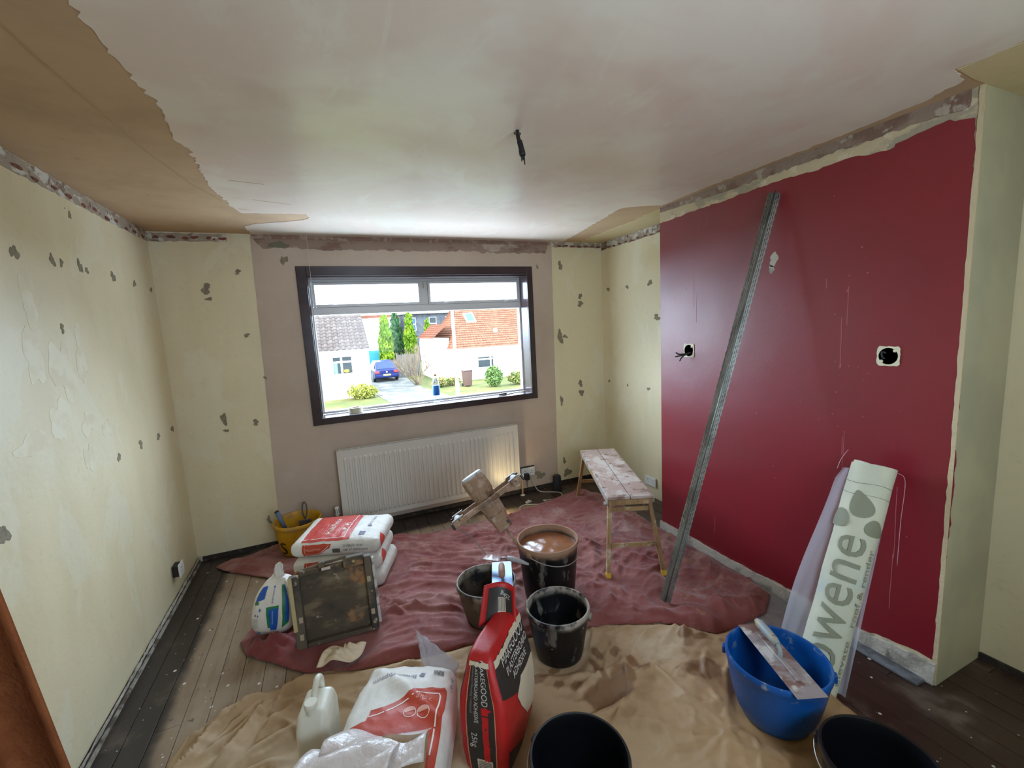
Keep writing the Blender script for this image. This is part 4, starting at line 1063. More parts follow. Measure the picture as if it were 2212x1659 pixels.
# handle frame: two side bars and a grip across each end
ZB = .245
for s in (-1, 1):
    bm = bmesh.new()
    y = s * .094
    add_box(bm, (-.17, y - .011, ZB - .016), (.17, y + .011, ZB + .016), None, .004)
    for e_ in (-1, 1): add_box(bm, (min(e_ * .165, e_ * .235), y - .013, ZB - .022), (max(e_ * .165, e_ * .235), y + .013, ZB + .022), None, .006)
    bmobj('side_bar', bm, caked, mix)
    for e_ in (-1, 1): box('bar_cap', (min(e_ * .16, e_ * .232), y - .010, ZB + .0222), (max(e_ * .16, e_ * .232), y + .010, ZB + .0275), dustywhite, mix, bev=.002)
    for e_ in (-1, 1): box('bar_bumper', (min(e_ * .2352, e_ * .248), y - .012, ZB - .02), (max(e_ * .2352, e_ * .248), y + .012, ZB + .018), blackpl, mix, bev=.004)
for e_ in (-1, 1): tube('grip', [(e_ * .205, -.0805, ZB + .004), (e_ * .205, -.03, ZB + .008), (e_ * .205, .03, ZB + .008), (e_ * .205, .0805, ZB + .004)], [.017, .021, .021, .017], dustywhite, mix, 14)
box('mount_block', (-.05, -.0825, ZB - .028), (.05, .0825, ZB + .012), caked, mix, bev=.01)
fsgn = -1 if (Mm.to_3x3() @ Vector((0, 1, 0))).dot(vd) > 0 else 1
text_on('printed_letters', 'CEBMIX', lambda u, v, o=0: (u, fsgn * (.1055 + o), v), -.07, ZB - .010, .026, 0, mk('dark_grey_print', S(84, 78, 72), .7), mix, sx=1.1) if fsgn < 0 else text_on('printed_letters', 'CEBMIX', lambda u, v, o=0: (-u, fsgn * (.1055 + o), v), -.07, ZB - .010, .026, 0, mk('dark_grey_print', S(84, 78, 72), .7), mix, sx=1.1)
Mi = Mm.inverted()
endw = Mm @ Vector((-.235, .0, ZB - .02)) if True else None
cordp = [Mm @ Vector((-.225, fsgn * .094, ZB - .022)), Vector((1.74, -1.42, .40)), Vector((1.83, -1.43, .26)), Vector((1.93, -1.46, .12)), Vector((1.945, -1.52, .034)), Vector((1.88, -1.40, .030)), Vector((1.80, -1.33, .028)), Vector((1.92, -1.25, .028)), Vector((2.05, -1.22, .028)), Vector((2.1, -1.10, .028)), Vector((2.02, -.95, .028))]
tube('power_cord', [Mi @ p for p in smooth_path(cordp)], .0038, mk('grey_cord', S(150, 138, 126), .6), mix, 8)
# ------------------------------------------------------------------ bags of plaster
paper = mk('white_bag_paper', S(222, 216, 206), .55, world=False, layers=[dict(col=S(196, 188, 176), scale=5, lo=.45, hi=.7, detail=4, fac=.6)], bump=[(9, .35, .02), (30, .12, .01)])
redp = mk('red_print', S(196, 66, 56), .45, bump=(9, .3, .02), world=False); orp = mk('orange_red_print', S(186, 62, 34), .5, bump=(9, .3, .02), world=False)
whp = mk('white_print', S(240, 228, 216), .5); greyp = mk('purple_grey_print', S(104, 98, 122), .6); dgreyp = mk('dark_code_print', S(96, 90, 86), .7)
def crumple(sd, a1=.006, a2=.0025, f1=7, f2=22):
    def g(p):
        n = float(pnoise(np.array(p.x * f1 + sd + p.z * 3), np.array(p.y * f1 + sd * 2 - p.z * 2))); n2 = float(ridge(np.array(p.x * f2 * .5 + sd), np.array(p.y * f2 * .5 + p.z * 9), 2))
        return n * a1, (n2 - .5) * a2
    return g
def bag_deform(dx, dy, dz, sd, bulge=.016, sag=0.0):
    g = crumple(sd)
    def f(p):
        u = 2 * p.x / dx; v = 2 * p.y / dy; w = 2 * p.z / dz
        b = max(0, (1 - u * u)) * max(0, (1 - v * v))
        n, n2 = g(p)
        q = Vector(p)
        q.z += (w * bulge * b if w > 0 else 0) + (n + n2) * (1 if w > 0 else 0) + n2 * .5 - sag * max(0, -u) ** 2 * .0
        pin = 1 - .06 * w * w
        q.x *= pin + n * .6; q.y *= pin + n * .8
        q.z -= sag * (v < 0) * v * v * .5
        return q
    return f
def plaster_bag(loc, rz, dx, dy, dz, sd, label, printed):
    e = empty('plaster_bag', loc, rz); tag(e, label, 'plaster bag', 'finishing plaster bags in the stack')
    sb = SoftBox(dx, dy, dz, min(.035, dz * .32), bag_deform(dx, dy, dz, sd))
    base = sb.deform; lift = dz / 2
    sb.deform = lambda p: base(p) + Vector((0, 0, lift))
    sb.body('bag_paper', paper, e, 38)
    if printed >= 1:
        fr_ = sb.face('-y'); hx, hz = dx / 2, dz / 2
        panel_on('printed_panel', [(-.20, -.035), (-.205, .038), (-.02, .038), (-.03, .012), (-.06, -.004), (-.10, -.03)], fr_, orp, e)
        panel_on('printed_line', line_poly([(-.188, .034), (-.186, -.026), (-.10, -.021), (-.055, .006), (-.036, .030)], .0025), fr_, whp, e, off=.0011)
        text_on('printed_letters', 'MultiFinish', fr_, -.178, -.002, .022, .06, mk('pale_orange_print', S(226, 160, 130), .5), e, off=.0013)
        panel_on('bar_code', rect(-.012, -.02, .035, .008), fr_, dgreyp, e)
        text_on('printed_letters', '31 MACK 10:59', fr_, .055, .012, .021, 0, dgreyp, e, width=.125)
        text_on('printed_letters', 'TIK 27 09/05/2024', fr_, .055, -.014, .021, 0, dgreyp, e, width=.155)
        rt_ = sb.face('+x'); panel_on('printed_panel', [(-.17, -.05), (-.165, .03), (-.10, .05), (-.07, .0), (-.10, -.052)], rt_, redp, e)
    if printed >= 2:
        tp_ = sb.face('+z')
        panel_on('printed_panel', [(-.225, -.196), (-.225, .196), (.075, .196), (.075, -.196)], tp_, redp, e)
        panel_on('printed_line', line_poly([(-.225, -.172), (.055, -.172), (.055, .19)], .006), tp_, whp, e, off=.0014)
        panel_on('printed_edge', [(.0752, -.196), (.094, -.190), (.094, .15), (.0752, .17)], tp_, redp, e)
        text_on('printed_letters', 'MultiFinish', tp_, -.048, -.13, .058, math.pi / 2, whp, e, width=.24, off=.0016)
        for i, (x, w_) in enumerate([(-.112, .15), (-.095, .13), (-.02, .15), (-.002, .19)]):
            panel_on('small_print', rect(x, -.13, x + .005, -.13 + w_), tp_, mk('faint_pink_print', S(222, 140, 130), .5), e, off=.0014)
        for (cx, cy) in [(.028, -.06), (.028, .005)]:
            ring = [(cx + .021 * math.cos(t), cy + .021 * math.sin(t)) for t in np.linspace(0, 6.283, 25)]
            panel_on('round_mark', line_poly(ring, .002), tp_, whp, e, off=.0014); panel_on('round_mark', [(cx + .016 * math.cos(t), cy + .016 * math.sin(t)) for t in np.linspace(2.2, 5.6, 12)], tp_, whp, e, off=.0014)
        text_on('printed_letters', '25kg', tp_, .046, -.135, .024, math.pi / 2, whp, e, width=.05, off=.0016)
        text_on('printed_letters', 'British Gypsum', tp_, .195, -.01, .030, math.pi / 2 - .05, greyp, e, width=.15, off=.0016)
        panel_on('logo_mark', [(.172, -.028), (.205, -.035), (.205, -.020), (.192, -.012), (.178, -.014)], tp_, greyp, e, off=.0014)
        panel_on('bar_code', rect(.145, -.155, .185, -.105), tp_, greyp, e)
    return e
BX, BY, BRZ = 1.045, -.775, -.37
plaster_bag((BX + .01, BY + .01, SHZ), BRZ, .56, .40, .112, 1.3, 'white plaster bag at the bottom of the stack behind the black board', 0)
plaster_bag((BX - .005, BY, SHZ + .122), BRZ + .04, .56, .40, .110, 4.1, 'white plaster bag in the middle of the stack behind the black board', 1)
plaster_bag((BX, BY, SHZ + .242), BRZ, .565, .41, .104, 7.7, 'white plaster bag with a red printed top, uppermost of the stack', 2)
for a in (-.15, 0, .15):
    foot(BX + a, BY - a * .4, .22)
# crumpled paper corner of the lower bags
# ------------------------------------------------------------------ black board box leaning on the bags
dirty_black = mk('dirty_black_board', S(82, 71, 55), .75, world=False, layers=[
    dict(col=S(122, 105, 80), scale=5, lo=.46, hi=.62, detail=6, stretch=(1, 1, 2.2)), dict(col=S(52, 48, 42), scale=4, lo=.5, hi=.68, detail=5, seed=6), dict(col=S(156, 112, 74), scale=5, lo=.58, hi=.66, detail=5, seed=9), dict(col=S(150, 140, 122), scale=26, lo=.64, hi=.70, detail=4, seed=3)], bump=(30, .4, .008))
rail_m = mk('dusty_rail', S(98, 88, 72), .7, world=False, layers=[dict(col=S(60, 56, 50), scale=9, lo=.45, hi=.6, detail=5, stretch=(1, 1, .4)), dict(col=S(180, 166, 136), scale=16, lo=.6, hi=.68, detail=4, seed=4)])
Mbx = Matrix.Translation((.968, -1.43, SHZ + .004)) @ Matrix.Rotation(-.10, 4, 'Z') @ Matrix.Rotation(-.15, 4, 'X') @ Matrix.Rotation(-.035, 4, 'Y') @ Matrix.Diagonal((1.09, 1.0, 1.0, 1.0))
bxo = empty('mortar_board', mat=Mbx); tag(bxo, 'dirty black mortar board with side rails propped against the plaster bags', 'board')
box('board_panel', (-.175, .03, .012), (.175, .046, .40), dirty_black, bxo, bev=.003)
box('side_rail', (-.2, -.012, .0), (-.152, .0295, .385), rail_m, bxo, bev=.005); box('side_rail', (.152, -.012, .0), (.185, .0295, .41), rail_m, bxo, bev=.005)
box('edge_batten', (-.2005, -.0145, .10), (-.183, -.0125, .385), mk('bare_wood_edge', S(190, 172, 128), .7), bxo); box('edge_tube', (.186, -.008, .03), (.200, .022, .395), mk('white_edge_tube', S(196, 190, 184), .5, world=False, layers=[dict(col=S(120, 110, 96), scale=14, lo=.5, hi=.62, detail=4)]), bxo, bev=.006)
box('top_rail', (.055, -.014, .372), (.150, .0295, .425), dirty_black, bxo, bev=.005); box('top_rail', (-.15, -.012, .378), (-.06, .0295, .408), dirty_black, bxo, bev=.005)
tube('carry_bar', smooth_path([(-.13, .005, .405), (-.05, .005, .418), (.03, .005, .425), (.07, .005, .428)]), .008, dirty_black, bxo, 10); box('bar_clamp', (-.06, -.016, .398), (-.03, .024, .432), dirty_black, bxo, bev=.006)
box('bottom_rail', (-.15, -.010, .0), (.15, .0295, .022), dirty_black, bxo, bev=.004)
box('pale_chip', (-.045, -.016, .388), (-.005, -.0125, .402), mk('pale_chip', S(206, 186, 172), .7), bxo); lathe('bolt_head', [(0, .006), (.008, .004), (.009, 0), (0, 0)], mk('brass_bolt', S(160, 146, 96), .5), bxo, 12, M=Matrix.Translation((.105, -.014, .40)) @ Matrix.Rotation(math.pi / 2, 4, 'X'))
for i, (x, z) in enumerate([(-.17, .05), (.165, .09), (-.165, .14), (.165, .27)]): box('plaster_lump', (x - .008, -.016, z), (x + .010, -.0115, z + .03), mk('lump', S(172, 158, 130), .8), bxo, bev=.0015)
foot(.97, -1.44, .2)
# ------------------------------------------------------------------ small white, blue and green bag
blu = mk('blue_print', S(24, 84, 170), .45, world=False); grn = mk('green_print', S(30, 122, 66), .45, world=False); vio = mk('violet_print', S(92, 92, 170), .5, world=False)
g_ = crumple(9.2, .010, .004, 9, 20)
def sm_def(p):
    t = (p.z + .15) / .30; q = Vector(p); n, n2 = g_(p)
    k = (1.0 if t < .35 else 1 - .46 * ((t - .35) / .65) ** 2.6); low = 1 - .20 * max(0, (.25 - t) / .25) ** 2
    bul = 1 + .07 * math.sin(max(0, min(1, t)) * math.pi)
    q.x *= k * low * bul * (1 + n * 3); q.y *= (k * .9 + .1 - .35 * max(0, t - .55)) * low * bul * (1 + n2 * 8)
    q.x += .03 * t + n; q.y += n2 * 2 + .02 * t * t
    q.z += .15
    return q
pb = empty('bonding_bag', (.642, -1.190, SHZ + .015), -.30); tag(pb, 'half empty white bag with blue and green panels beside the black board', 'plaster bag'); foot(.64, -1.15, .12)
sb2 = SoftBox(.215, .19, .30, .06, sm_def); sb2.body('bag_paper', paper, pb, 30)
f1 = sb2.face('-y')
panel_on('printed_panel', [(-.098, .06), (-.098, .135), (-.045, .135), (-.04, .075)], f1, blu, pb); panel_on('printed_panel', [(-.098, .045), (-.098, .0598), (-.07, .066), (-.062, .052)], f1, grn, pb)
panel_on('printed_panel', [(-.008, -.075), (-.022, .035), (.045, .042), (.038, -.075)], f1, grn, pb); panel_on('printed_panel', [(.006, -.09), (-.008, .026), (.045, .030), (.036, -.09)], f1, blu, pb, off=.0012)
panel_on('printed_line', rect(.012, -.055, .017, .018), f1, mk('pale_blue_print', S(120, 160, 210), .5), pb, off=.0016)
panel_on('printed_panel', [(.062, -.08), (.060, .135), (.085, .135), (.10, .02), (.098, -.06)], f1, grn, pb); panel_on('printed_panel', [(.075, -.055), (.074, .12), (.085, .135), (.10, .03), (.10, -.045)], f1, blu, pb, off=.0012)
text_on('printed_letters', 'British Gypsum', f1, .015, .055, .018, math.pi / 2, vio, pb, width=.065, off=.0014)
panel_on('logo_mark', [(.0, .123), (.009, .137), (.019, .123)], f1, vio, pb, off=.0014)
for (x, z, w_, h_) in [(-.055, .02, .008, .014), (-.075, -.005, .009, .010), (-.06, -.008, .006, .010)]: panel_on('small_mark', rect(x, z, x + w_, z + h_), f1, vio, pb, off=.0012)
for z in np.linspace(-.07, -.022, 7): panel_on('small_print', rect(-.09, z, -.055, z + .003), f1, mk('grey_small_print', S(170, 168, 164), .6), pb, off=.0012)
panel_on('bar_code', rect(-.075, -.118, -.05, -.095), f1, mk('blue_grey_code', S(122, 142, 176), .6), pb); panel_on('bar_code', rect(.0, -.135, .03, -.112), f1, MATS['blue_grey_code'], pb)
V = []; Fc = []
for j in range(7):
    for i in range(7):
        u = i / 6 - .5; v = j / 6; V.append((.025 + u * (.072 - .030 * v) + .02 * v, .012 + .022 * math.sin(i * 1.3 + j * .7) * (1 - v * .5) + .01 * v, .295 + .085 * v - .012 * abs(u)))
for j in range(6):
    for i in range(6): Fc.append((j * 7 + i, j * 7 + i + 1, (j + 1) * 7 + i + 1, (j + 1) * 7 + i))
o = obj('twisted_neck', V, Fc, paper, pb, True); m_ = o.modifiers.new('t', 'SOLIDIFY'); m_.thickness = .004; m_ = o.modifiers.new('s', 'SUBSURF'); m_.levels = 1; m_.render_levels = 1
# ------------------------------------------------------------------ open gypsum bag lying down, head towards the window
GL, GW, GT = .60, .42, .185
gb = empty('plaster_bag', (1.150, -2.270, SHZ), -.40); tag(gb, 'torn open white bag with a big red panel lying in front of the buckets', 'plaster bag')
g2 = crumple(3.3, .010, .006, 6, 14)
def gy_def(p):
    q = Vector(p); n, n2 = g2(p); u = 2 * p.x / GW; v = 2 * p.y / GL; w = 2 * p.z / GT
    top = 1 if w > 0 else 0
    q.z += top * (n + n2 * .8) + top * .018 * max(0, 1 - u * u)
    q.z += top * (-.03 * max(0, v - .55) / .45 - .02 * abs(u) ** 3)
    # diagonal fold across the upper half
    dgn = (p.x * .8 + (p.y - .14) * 1.0)
    q.z += top * .020 * math.exp(-(dgn / .035) ** 2) * (1 if v > -.2 else .3)
    q.x *= (1 - .12 * max(0, v - .3) ** 1.2) * (1 + n * .8); q.y *= 1 + n * .3
    q.z += GT / 2
    return q
sg = SoftBox(GW, GL, GT, .045, gy_def); sg.body('bag_paper', paper, gb, 42); ft0 = sg.face('+z'); ft_ = lambda u, v, o=0: ft0(u * 1.2, v * 1.03, o)
def curve_pts(a, b, n=14, amp=.022):
    return [(a[0] + (b[0] - a[0]) * t, a[1] + (b[1] - a[1]) * t + amp * math.sin(t * math.pi * 2) * -1) for t in np.linspace(0, 1, n)]
top_edge = curve_pts((-.085, .035), (.128, .135), 16, .012)
panel_on('printed_panel', [(-.155, -.20), (-.155, -.045), (-.145, -.03), (-.09, -.008), (-.085, .02)] + top_edge + [(.142, .142), (.150, .125), (.150, -.28), (.128, -.28), (.128, -.20)], ft_, orp, gb)
panel_on('printed_line', line_poly([(-.085, .006)] + [(x, y - .026) for x, y in top_edge[1:-1]] + [(.125, .110), (.130, .10), (.130, -.14)], .0045), ft_, whp, gb, off=.0014)
panel_on('printed_panel', [(-.172, -.20), (-.172, -.06), (-.163, -.05), (-.163, -.20)], ft_, orp, gb)
text_on('printed_letters', 'British Gypsum', ft_, .035, .192, .034, math.pi + .04, greyp, gb, width=.155, off=.0016)
panel_on('logo_mark', [(.045, .185), (.062, .180), (.066, .202), (.052, .206)], ft_, greyp, gb, off=.0014)
text_on('printed_letters', '25kg', ft_, .108, .078, .034, math.pi, mk('pale_red_print', S(226, 160, 140), .5), gb, width=.052, off=.0016)
for i in range(9): panel_on('bar_code', rect(.095 + i * .0042, .203, .0975 + i * .0042, .232), ft_, dgreyp, gb, off=.0012)
for cx in (.045, .088):
    ring = [(cx + .019 * math.cos(t), .012 + .021 * math.sin(t)) for t in np.linspace(0, 6.283, 25)]
    panel_on('round_mark', line_poly(ring, .0022), ft_, whp, gb, off=.0014); panel_on('round_mark', [(cx + .016 * math.cos(t), .014 + .017 * math.sin(t)) for t in np.linspace(.4, 3.4, 12)], ft_, MATS['pale_red_print'], gb, off=.0014)
text_on('printed_letters', '59 20', ft_, .161, .215, .02, -math.pi / 2, greyp, gb, width=.06, off=.0014)
# torn mouth: folded flap and brown inner paper
kraft = mk('brown_kraft_paper', S(158, 128, 92), .75, world=False, layers=[dict(col=S(132, 104, 74), scale=8, lo=.45, hi=.65, detail=4)], bump=(20, .3, .01))
film = mk('crinkled_white_film', S(214, 202, 196), .25, world=False, bump=[(16, .7, .02), (45, .3, .01)])
def sheet(name, fn, nu, nv, m, parent, thick=.0015):
    V = [fn(i / nu, j / nv) for j in range(nv + 1) for i in range(nu + 1)]
    Fc = [(j * (nu + 1) + i, j * (nu + 1) + i + 1, (j + 1) * (nu + 1) + i + 1, (j + 1) * (nu + 1) + i) for j in range(nv) for i in range(nu)]
    o = obj(name, V, Fc, m, parent, True); md_ = o.modifiers.new('t', 'SOLIDIFY'); md_.thickness = thick
    return o
sheet('torn_flap', lambda u, v: (-.195 + .35 * u, -.095 - .15 * v + .02 * math.sin(u * 7) + .016 * u, .222 + .045 * math.sin(v * 2.6) + .010 * math.sin(u * 11 + v * 5)), 22, 12, film, gb)
sheet('torn_flap', lambda u, v: (-.235 + .31 * u - .03 * v, -.16 - .14 * v + .04 * u, .238 + .05 * math.sin(v * 2.4) + .012 * math.sin(u * 9 + 2 + v * 4) - .03 * u * v), 20, 12, film, gb)
sheet('inner_paper', lambda u, v: (-.0 + .16 * u, -.135 - .16 * v, .262 - .06 * v + .003 * math.sin(u * 8)), 8, 8, kraft, gb)
foot(1.13, -2.28, .28)
# ------------------------------------------------------------------ jerry can
jer = mk('white_can_plastic', S(218, 214, 198), .35, world=False, layers=[dict(col=S(196, 186, 158), scale=4, lo=.45, hi=.7, detail=3)], sss=.0)
jc = empty('jerry_can', (.878, -2.095, SHZ), -.40 + .15); tag(jc, 'white plastic jerry can standing beside the torn gypsum bag', 'jerry can'); foot(.878, -2.095, .11)
def jdef(p):
    q = Vector(p); t = (p.z + .12) / .24
    s_ = 1 - .30 * max(0, t - .72) / .28 if t > .72 else 1
    q.y *= s_; q.x *= (1 - .1 * max(0, t - .72) / .28); q.z += .12; return q
SoftBox(.115, .19, .24, .026, jdef).body('can_body', jer, jc, 16)
tube('can_handle', smooth_path([(.0, .082, .205), (.0, .078, .262), (.0, .05, .290), (.0, .015, .282), (0, -.015, .255), (.0, -.02, .236)]), [.012] * 26 + [.013] * 5, jer, jc, 12)
lathe('can_neck', [(.019, .232), (.019, .256), (0, .256)], jer, jc, 20, M=Matrix.Translation((0, -.052, 0))); lathe('screw_cap', [(0, .2565), (.024, .2565), (.025, .259), (.025, .274), (.022, .278), (0, .278)], jer, jc, 24, M=Matrix.Translation((0, -.052, 0)))
# ------------------------------------------------------------------ red and black adhesive bag standing on end
MT, MW, MH = .17, .34, .44
redbag = mk('red_bag_paper', S(186, 30, 28), .5, world=False, layers=[dict(col=S(164, 24, 24), scale=5, lo=.4, hi=.7, detail=4)], bump=(10, .4, .015))
darkbag = mk('dark_bag_print', S(48, 42, 38), .5, world=False, bump=(10, .35, .015))
bonep = mk('bone_print', S(206, 190, 162), .6, world=False, bump=(10, .35, .015)); lightp = mk('light_letter_print', S(206, 200, 190), .6); pinkline = mk('pinkish_line', S(206, 130, 100), .6)
mg = empty('adhesive_bag', (1.545, -2.345, SHZ), -.74); tag(mg, 'red and black adhesive bag standing on end with its top torn open', 'adhesive bag'); foot(1.52, -2.31, .2)
g3 = crumple(5.7, .010, .005, 7, 16)
def mdef(p):
    t = (p.z + MH / 2) / MH; q = Vector(p); n, n2 = g3(p)
    thick = (1.0 + .18 * math.sin(min(1, t * 1.15) * math.pi)) * (1 if t < .62 else 1 - .42 * ((t - .62) / .38) ** 1.3)
    q.x *= thick; q.y *= 1 + .03 * math.sin(t * 3) - .10 * max(0, t - .6)
    q.x += n * .9; q.y += n2 * .8 + n * .4
    ln = .14 * max(0, t - .4) ** 1.5; q.y += ln * .9; q.x -= ln * .42
    q.z += MH / 2
    return q
sm2 = SoftBox(MT, MW, MH, .035, mdef); sm2.body('bag_paper', redbag, mg, 36)
fg = sm2.face('-y'); fx = sm2.face('+x'); fl = sm2.face('-x')
panel_on('printed_side', rect(-.048, -.205, .046, .20), fg, darkbag, mg); panel_on('printed_line', rect(-.052, -.20, -.0485, .20), fg, pinkline, mg, off=.001); panel_on('printed_line', rect(.0465, -.20, .050, .20), fg, pinkline, mg, off=.001)
panel_on('printed_bar', rect(.004, -.14, .026, .035), fg, mk('bright_red_print', S(196, 22, 26), .5), mg, off=.0012)
panel_on('thumb_mark', [(.004, .04), (.003, .062), (.022, .066), (.027, .06), (.038, .062), (.036, .056), (.027, .052), (.026, .04)], fg, MATS['bright_red_print'], mg, off=.0012)
text_on('printed_letters', 'MAKEGOOD', fg, .006, .205, .032, -math.pi / 2, lightp, mg, width=.135, off=.0016)
text_on('printed_letters', 'PLASTERBOARD ADHESIVE', fg, -.022, .195, .020, -math.pi / 2, lightp, mg, width=.185, off=.0016)
text_on('printed_letters', 'Plasterboard Bonding Compound', fg, -.037, .19, .013, -math.pi / 2, mk('grey_letter_print', S(140, 132, 124), .6), mg, width=.15, off=.0016)
text_on('printed_letters', '25kg', fg, -.035, -.03, .028, -math.pi / 2, lightp, mg, width=.06, off=.0016)
panel_on('bar_code_label', rect(-.022, -.195, .034, -.135), fg, bonep, mg, off=.0012)
for i in range(8): panel_on('bar_code', rect(-.017, -.190 + i * .0063, .029, -.187 + i * .0063), fg, dgreyp, mg, off=.0018)
# broad face: dark band with lettering, bone patch
panel_on('printed_face', [(-.155, .09), (-.155, .20), (.16, .20), (.16, .04), (.06, .045), (-.02, .03), (-.09, .06)], fx, darkbag, mg)
panel_on('printed_patch', [(-.03, -.02), (-.05, .03), (.0, .065), (.08, .06), (.155, .06), (.155, -.16), (.09, -.14), (.03, -.11)], fx, bonep, mg, off=.001)
text_on('printed_letters', 'MAKEGOOD', fx, -.10, .152, .046, .0, lightp, mg, width=.23, off=.0016)
text_on('printed_letters', 'PLASTERBOARD', fx, -.085, .118, .034, .0, lightp, mg, width=.22, off=.0016); text_on('printed_letters', 'ADHESIVE', fx, -.05, .086, .032, .0, lightp, mg, width=.14, off=.0016)
panel_on('printed_face', [(-.15, -.20), (-.15, -.10), (-.06, -.15), (.05, -.205)], fx, darkbag, mg); panel_on('printed_face', [(-.155, .06), (-.155, .20), (.155, .20), (.155, .10)], fl, darkbag, mg)
# upper torn flap with barcode
V = []
flap_m = darkbag
def flapf(u, v, o=0):
    return Vector((-.105 + .14 * u * (1 - .2 * v) + .01 * v, .07 + .06 * v + .04 * math.sin(u * 3.1) + .06 * u - o, MH - .03 + .15 * v - .03 * u * v))
sheet('torn_top', lambda u, v: flapf(u, v), 12, 10, redbag, mg, .003)
panel_on('printed_face', [(.14, .08), (.14, .90), (.86, .84), (.90, .06)], lambda u, v, o=0: flapf(u, v, o + .003), darkbag, mg, cell=.12)
panel_on('bar_code_label', [(.42, .22), (.40, .62), (.62, .60), (.66, .22)], lambda u, v, o=0: flapf(u, v, o + .003), bonep, mg, off=.0016, cell=.12)
for i in range(6): panel_on('bar_code', [(.425 + .036 * i, .25), (.42 + .033 * i, .60), (.437 + .033 * i, .60), (.445 + .036 * i, .25)], lambda u, v, o=0: flapf(u, v, o + .003), dgreyp, mg, off=.0022, cell=.2)
text_on('printed_letters', '25kg', lambda u, v, o=0: flapf(u, v, o + .003), .80, .68, .17, math.pi * .92, lightp, mg, off=.0018, width=.34)
panel_on('torn_edge', ragged(rect(-.155, .178, .15, .2), .006, .012, 5), fx, bonep, mg, off=.0016); panel_on('torn_edge', ragged(rect(-.06, .186, .06, .2), .004, .012, 6), fg, bonep, mg, off=.0016)
# ------------------------------------------------------------------ clear polythene round the bag
poly_m = clear('crumpled_clear_polythene', (.88, .87, .93), .12, .36, .25, (.72, .70, .80))
pw = empty('polythene_sheet', (1.37, -2.02, SHZ), -.4); tag(pw, 'crumpled sheet of clear polythene behind the adhesive bag', 'plastic sheet')
Mp = (Matrix.Translation((1.37, -2.02, SHZ)) @ Matrix.Rotation(-.4, 4, 'Z')).inverted()
def crump(u, v, sx, sy, sd, up): 
    n = float(ridge(np.array(u * 4 + sd), np.array(v * 4 + sd), 2)); n2 = float(pnoise(np.array(u * 6 + sd), np.array(v * 6)))
    return n * up, n2 * up
PA, PB, PC, PD = [Vector(p) for p in ((1.31, -1.81, .20), (1.455, -2.075, .165), (1.385, -2.10, .04), (1.315, -2.0, .045))]
def pf(u, v):
    a, b = crump(u, v, 1, 1, 2.2, .010)
    p = (PD + (PC - PD) * u) * (1 - v) + (PA + (PB - PA) * u) * v
    return Mp @ (p + Vector((a * .6, a, b)))
sheet('standing_fold', pf, 22, 16, poly_m, pw, .0008)
sheet('lower_fold', lambda u, v: Vector((-.055 + .06 * u + .012 * math.sin(v * 20), -.06 - .36 * v, .010 + .14 * (1 - u) * (1 - .3 * v) + crump(u, v, 1, 1, 7, .03)[0] * .9)), 10, 26, poly_m, pw, .0008)
sheet('far_fold', lambda u, v: Vector((.24 + .17 * u, .16 - .32 * v + .06 * u, .012 + .10 * (1 - abs(2 * u - 1)) * (1 - v * .6) + crump(u, v, 1, 1, 4.6, .035)[0])), 16, 22, poly_m, pw, .0008)
# ------------------------------------------------------------------ curtain
velvet = mk('rust_brown_velvet', S(116, 66, 38), .9, spec=.05, layers=[dict(col=S(96, 50, 30), scale=30, lo=.4, hi=.7, detail=3, fac=.6), dict(col=S(136, 84, 50), scale=5, lo=.5, hi=.75, detail=4, fac=.5)], bump=(140, .4, .004))
cu_ = empty('curtain', (.60, -3.30, 0)); tag(cu_, 'long rust brown velvet curtain hanging beside the cream wall', 'curtain')
V = []; Fc = []; nu, nv = 70, 40
for j in range(nv + 1):
    z = .012 + (2.40 - .012) * j / nv; fl_ = (1.45 - z) * .20 if z < 1.45 else 0
    for i in range(nu + 1):
        u = i / nu
        x = .125 - .42 * u; y = .045 + fl_ * (1 - .55 * u) - .05 * u
        ph = u * 30.0 + .8; amp = .030 + .016 * (1 - z / 2.4)
        V.append((x + .5 * amp * math.cos(ph), y + amp * (1.6 * abs(math.sin(ph * .5)) - .8) + .006 * math.sin(z * 5 + i * .6), z))
for j in range(nv):
    for i in range(nu): Fc.append((j * (nu + 1) + i, j * (nu + 1) + i + 1, (j + 1) * (nu + 1) + i + 1, (j + 1) * (nu + 1) + i))
o = obj('curtain_cloth', V, Fc, velvet, cu_, True); m_ = o.modifiers.new('t', 'SOLIDIFY'); m_.thickness = .004
tube('curtain_rail', [(-.5, .06, 2.405), (.3, .06, 2.405)], .008, mk('steel', S(176, 178, 182), .3, metal=1.0), cu_, 8)
# ------------------------------------------------------------------ speaker, cables, work light at the window wall
sp = empty('smart_speaker', (3.025, -.13, 0.0)); tag(sp, 'small black cylinder speaker on the floor by the window wall', 'speaker')
lathe('speaker_body', [(0, 0), (.043, 0), (.045, .004), (.040, .142), (.036, .148), (0, .148)], mk('black_speaker_cloth', S(30, 32, 38), .7, bump=(400, .4, .002)), sp, 28)
lathe('speaker_top', [(0, .1482), (.033, .1482), (.034, .150), (.032, .153), (0, .153)], blackpl, sp, 28)
wc = mk('white_flex', S(188, 182, 170), .5)
tag(tube('extension_cable', smooth_path([(2.79, -.03, .15), (2.82, -.06, .05), (2.86, -.10, .007), (3.0, -.20, .006), (2.98, -.30, .006), (2.86, -.33, .006), (2.78, -.30, .006), (2.80, -.37, .006), (2.70, -.36, .006), (2.60, -.31, .006), (2.53, -.33, .006), (2.50, -.40, .006)]), .0042, wc, None, 8), 'loose white cable looping over the dark boards below the socket', 'cable')
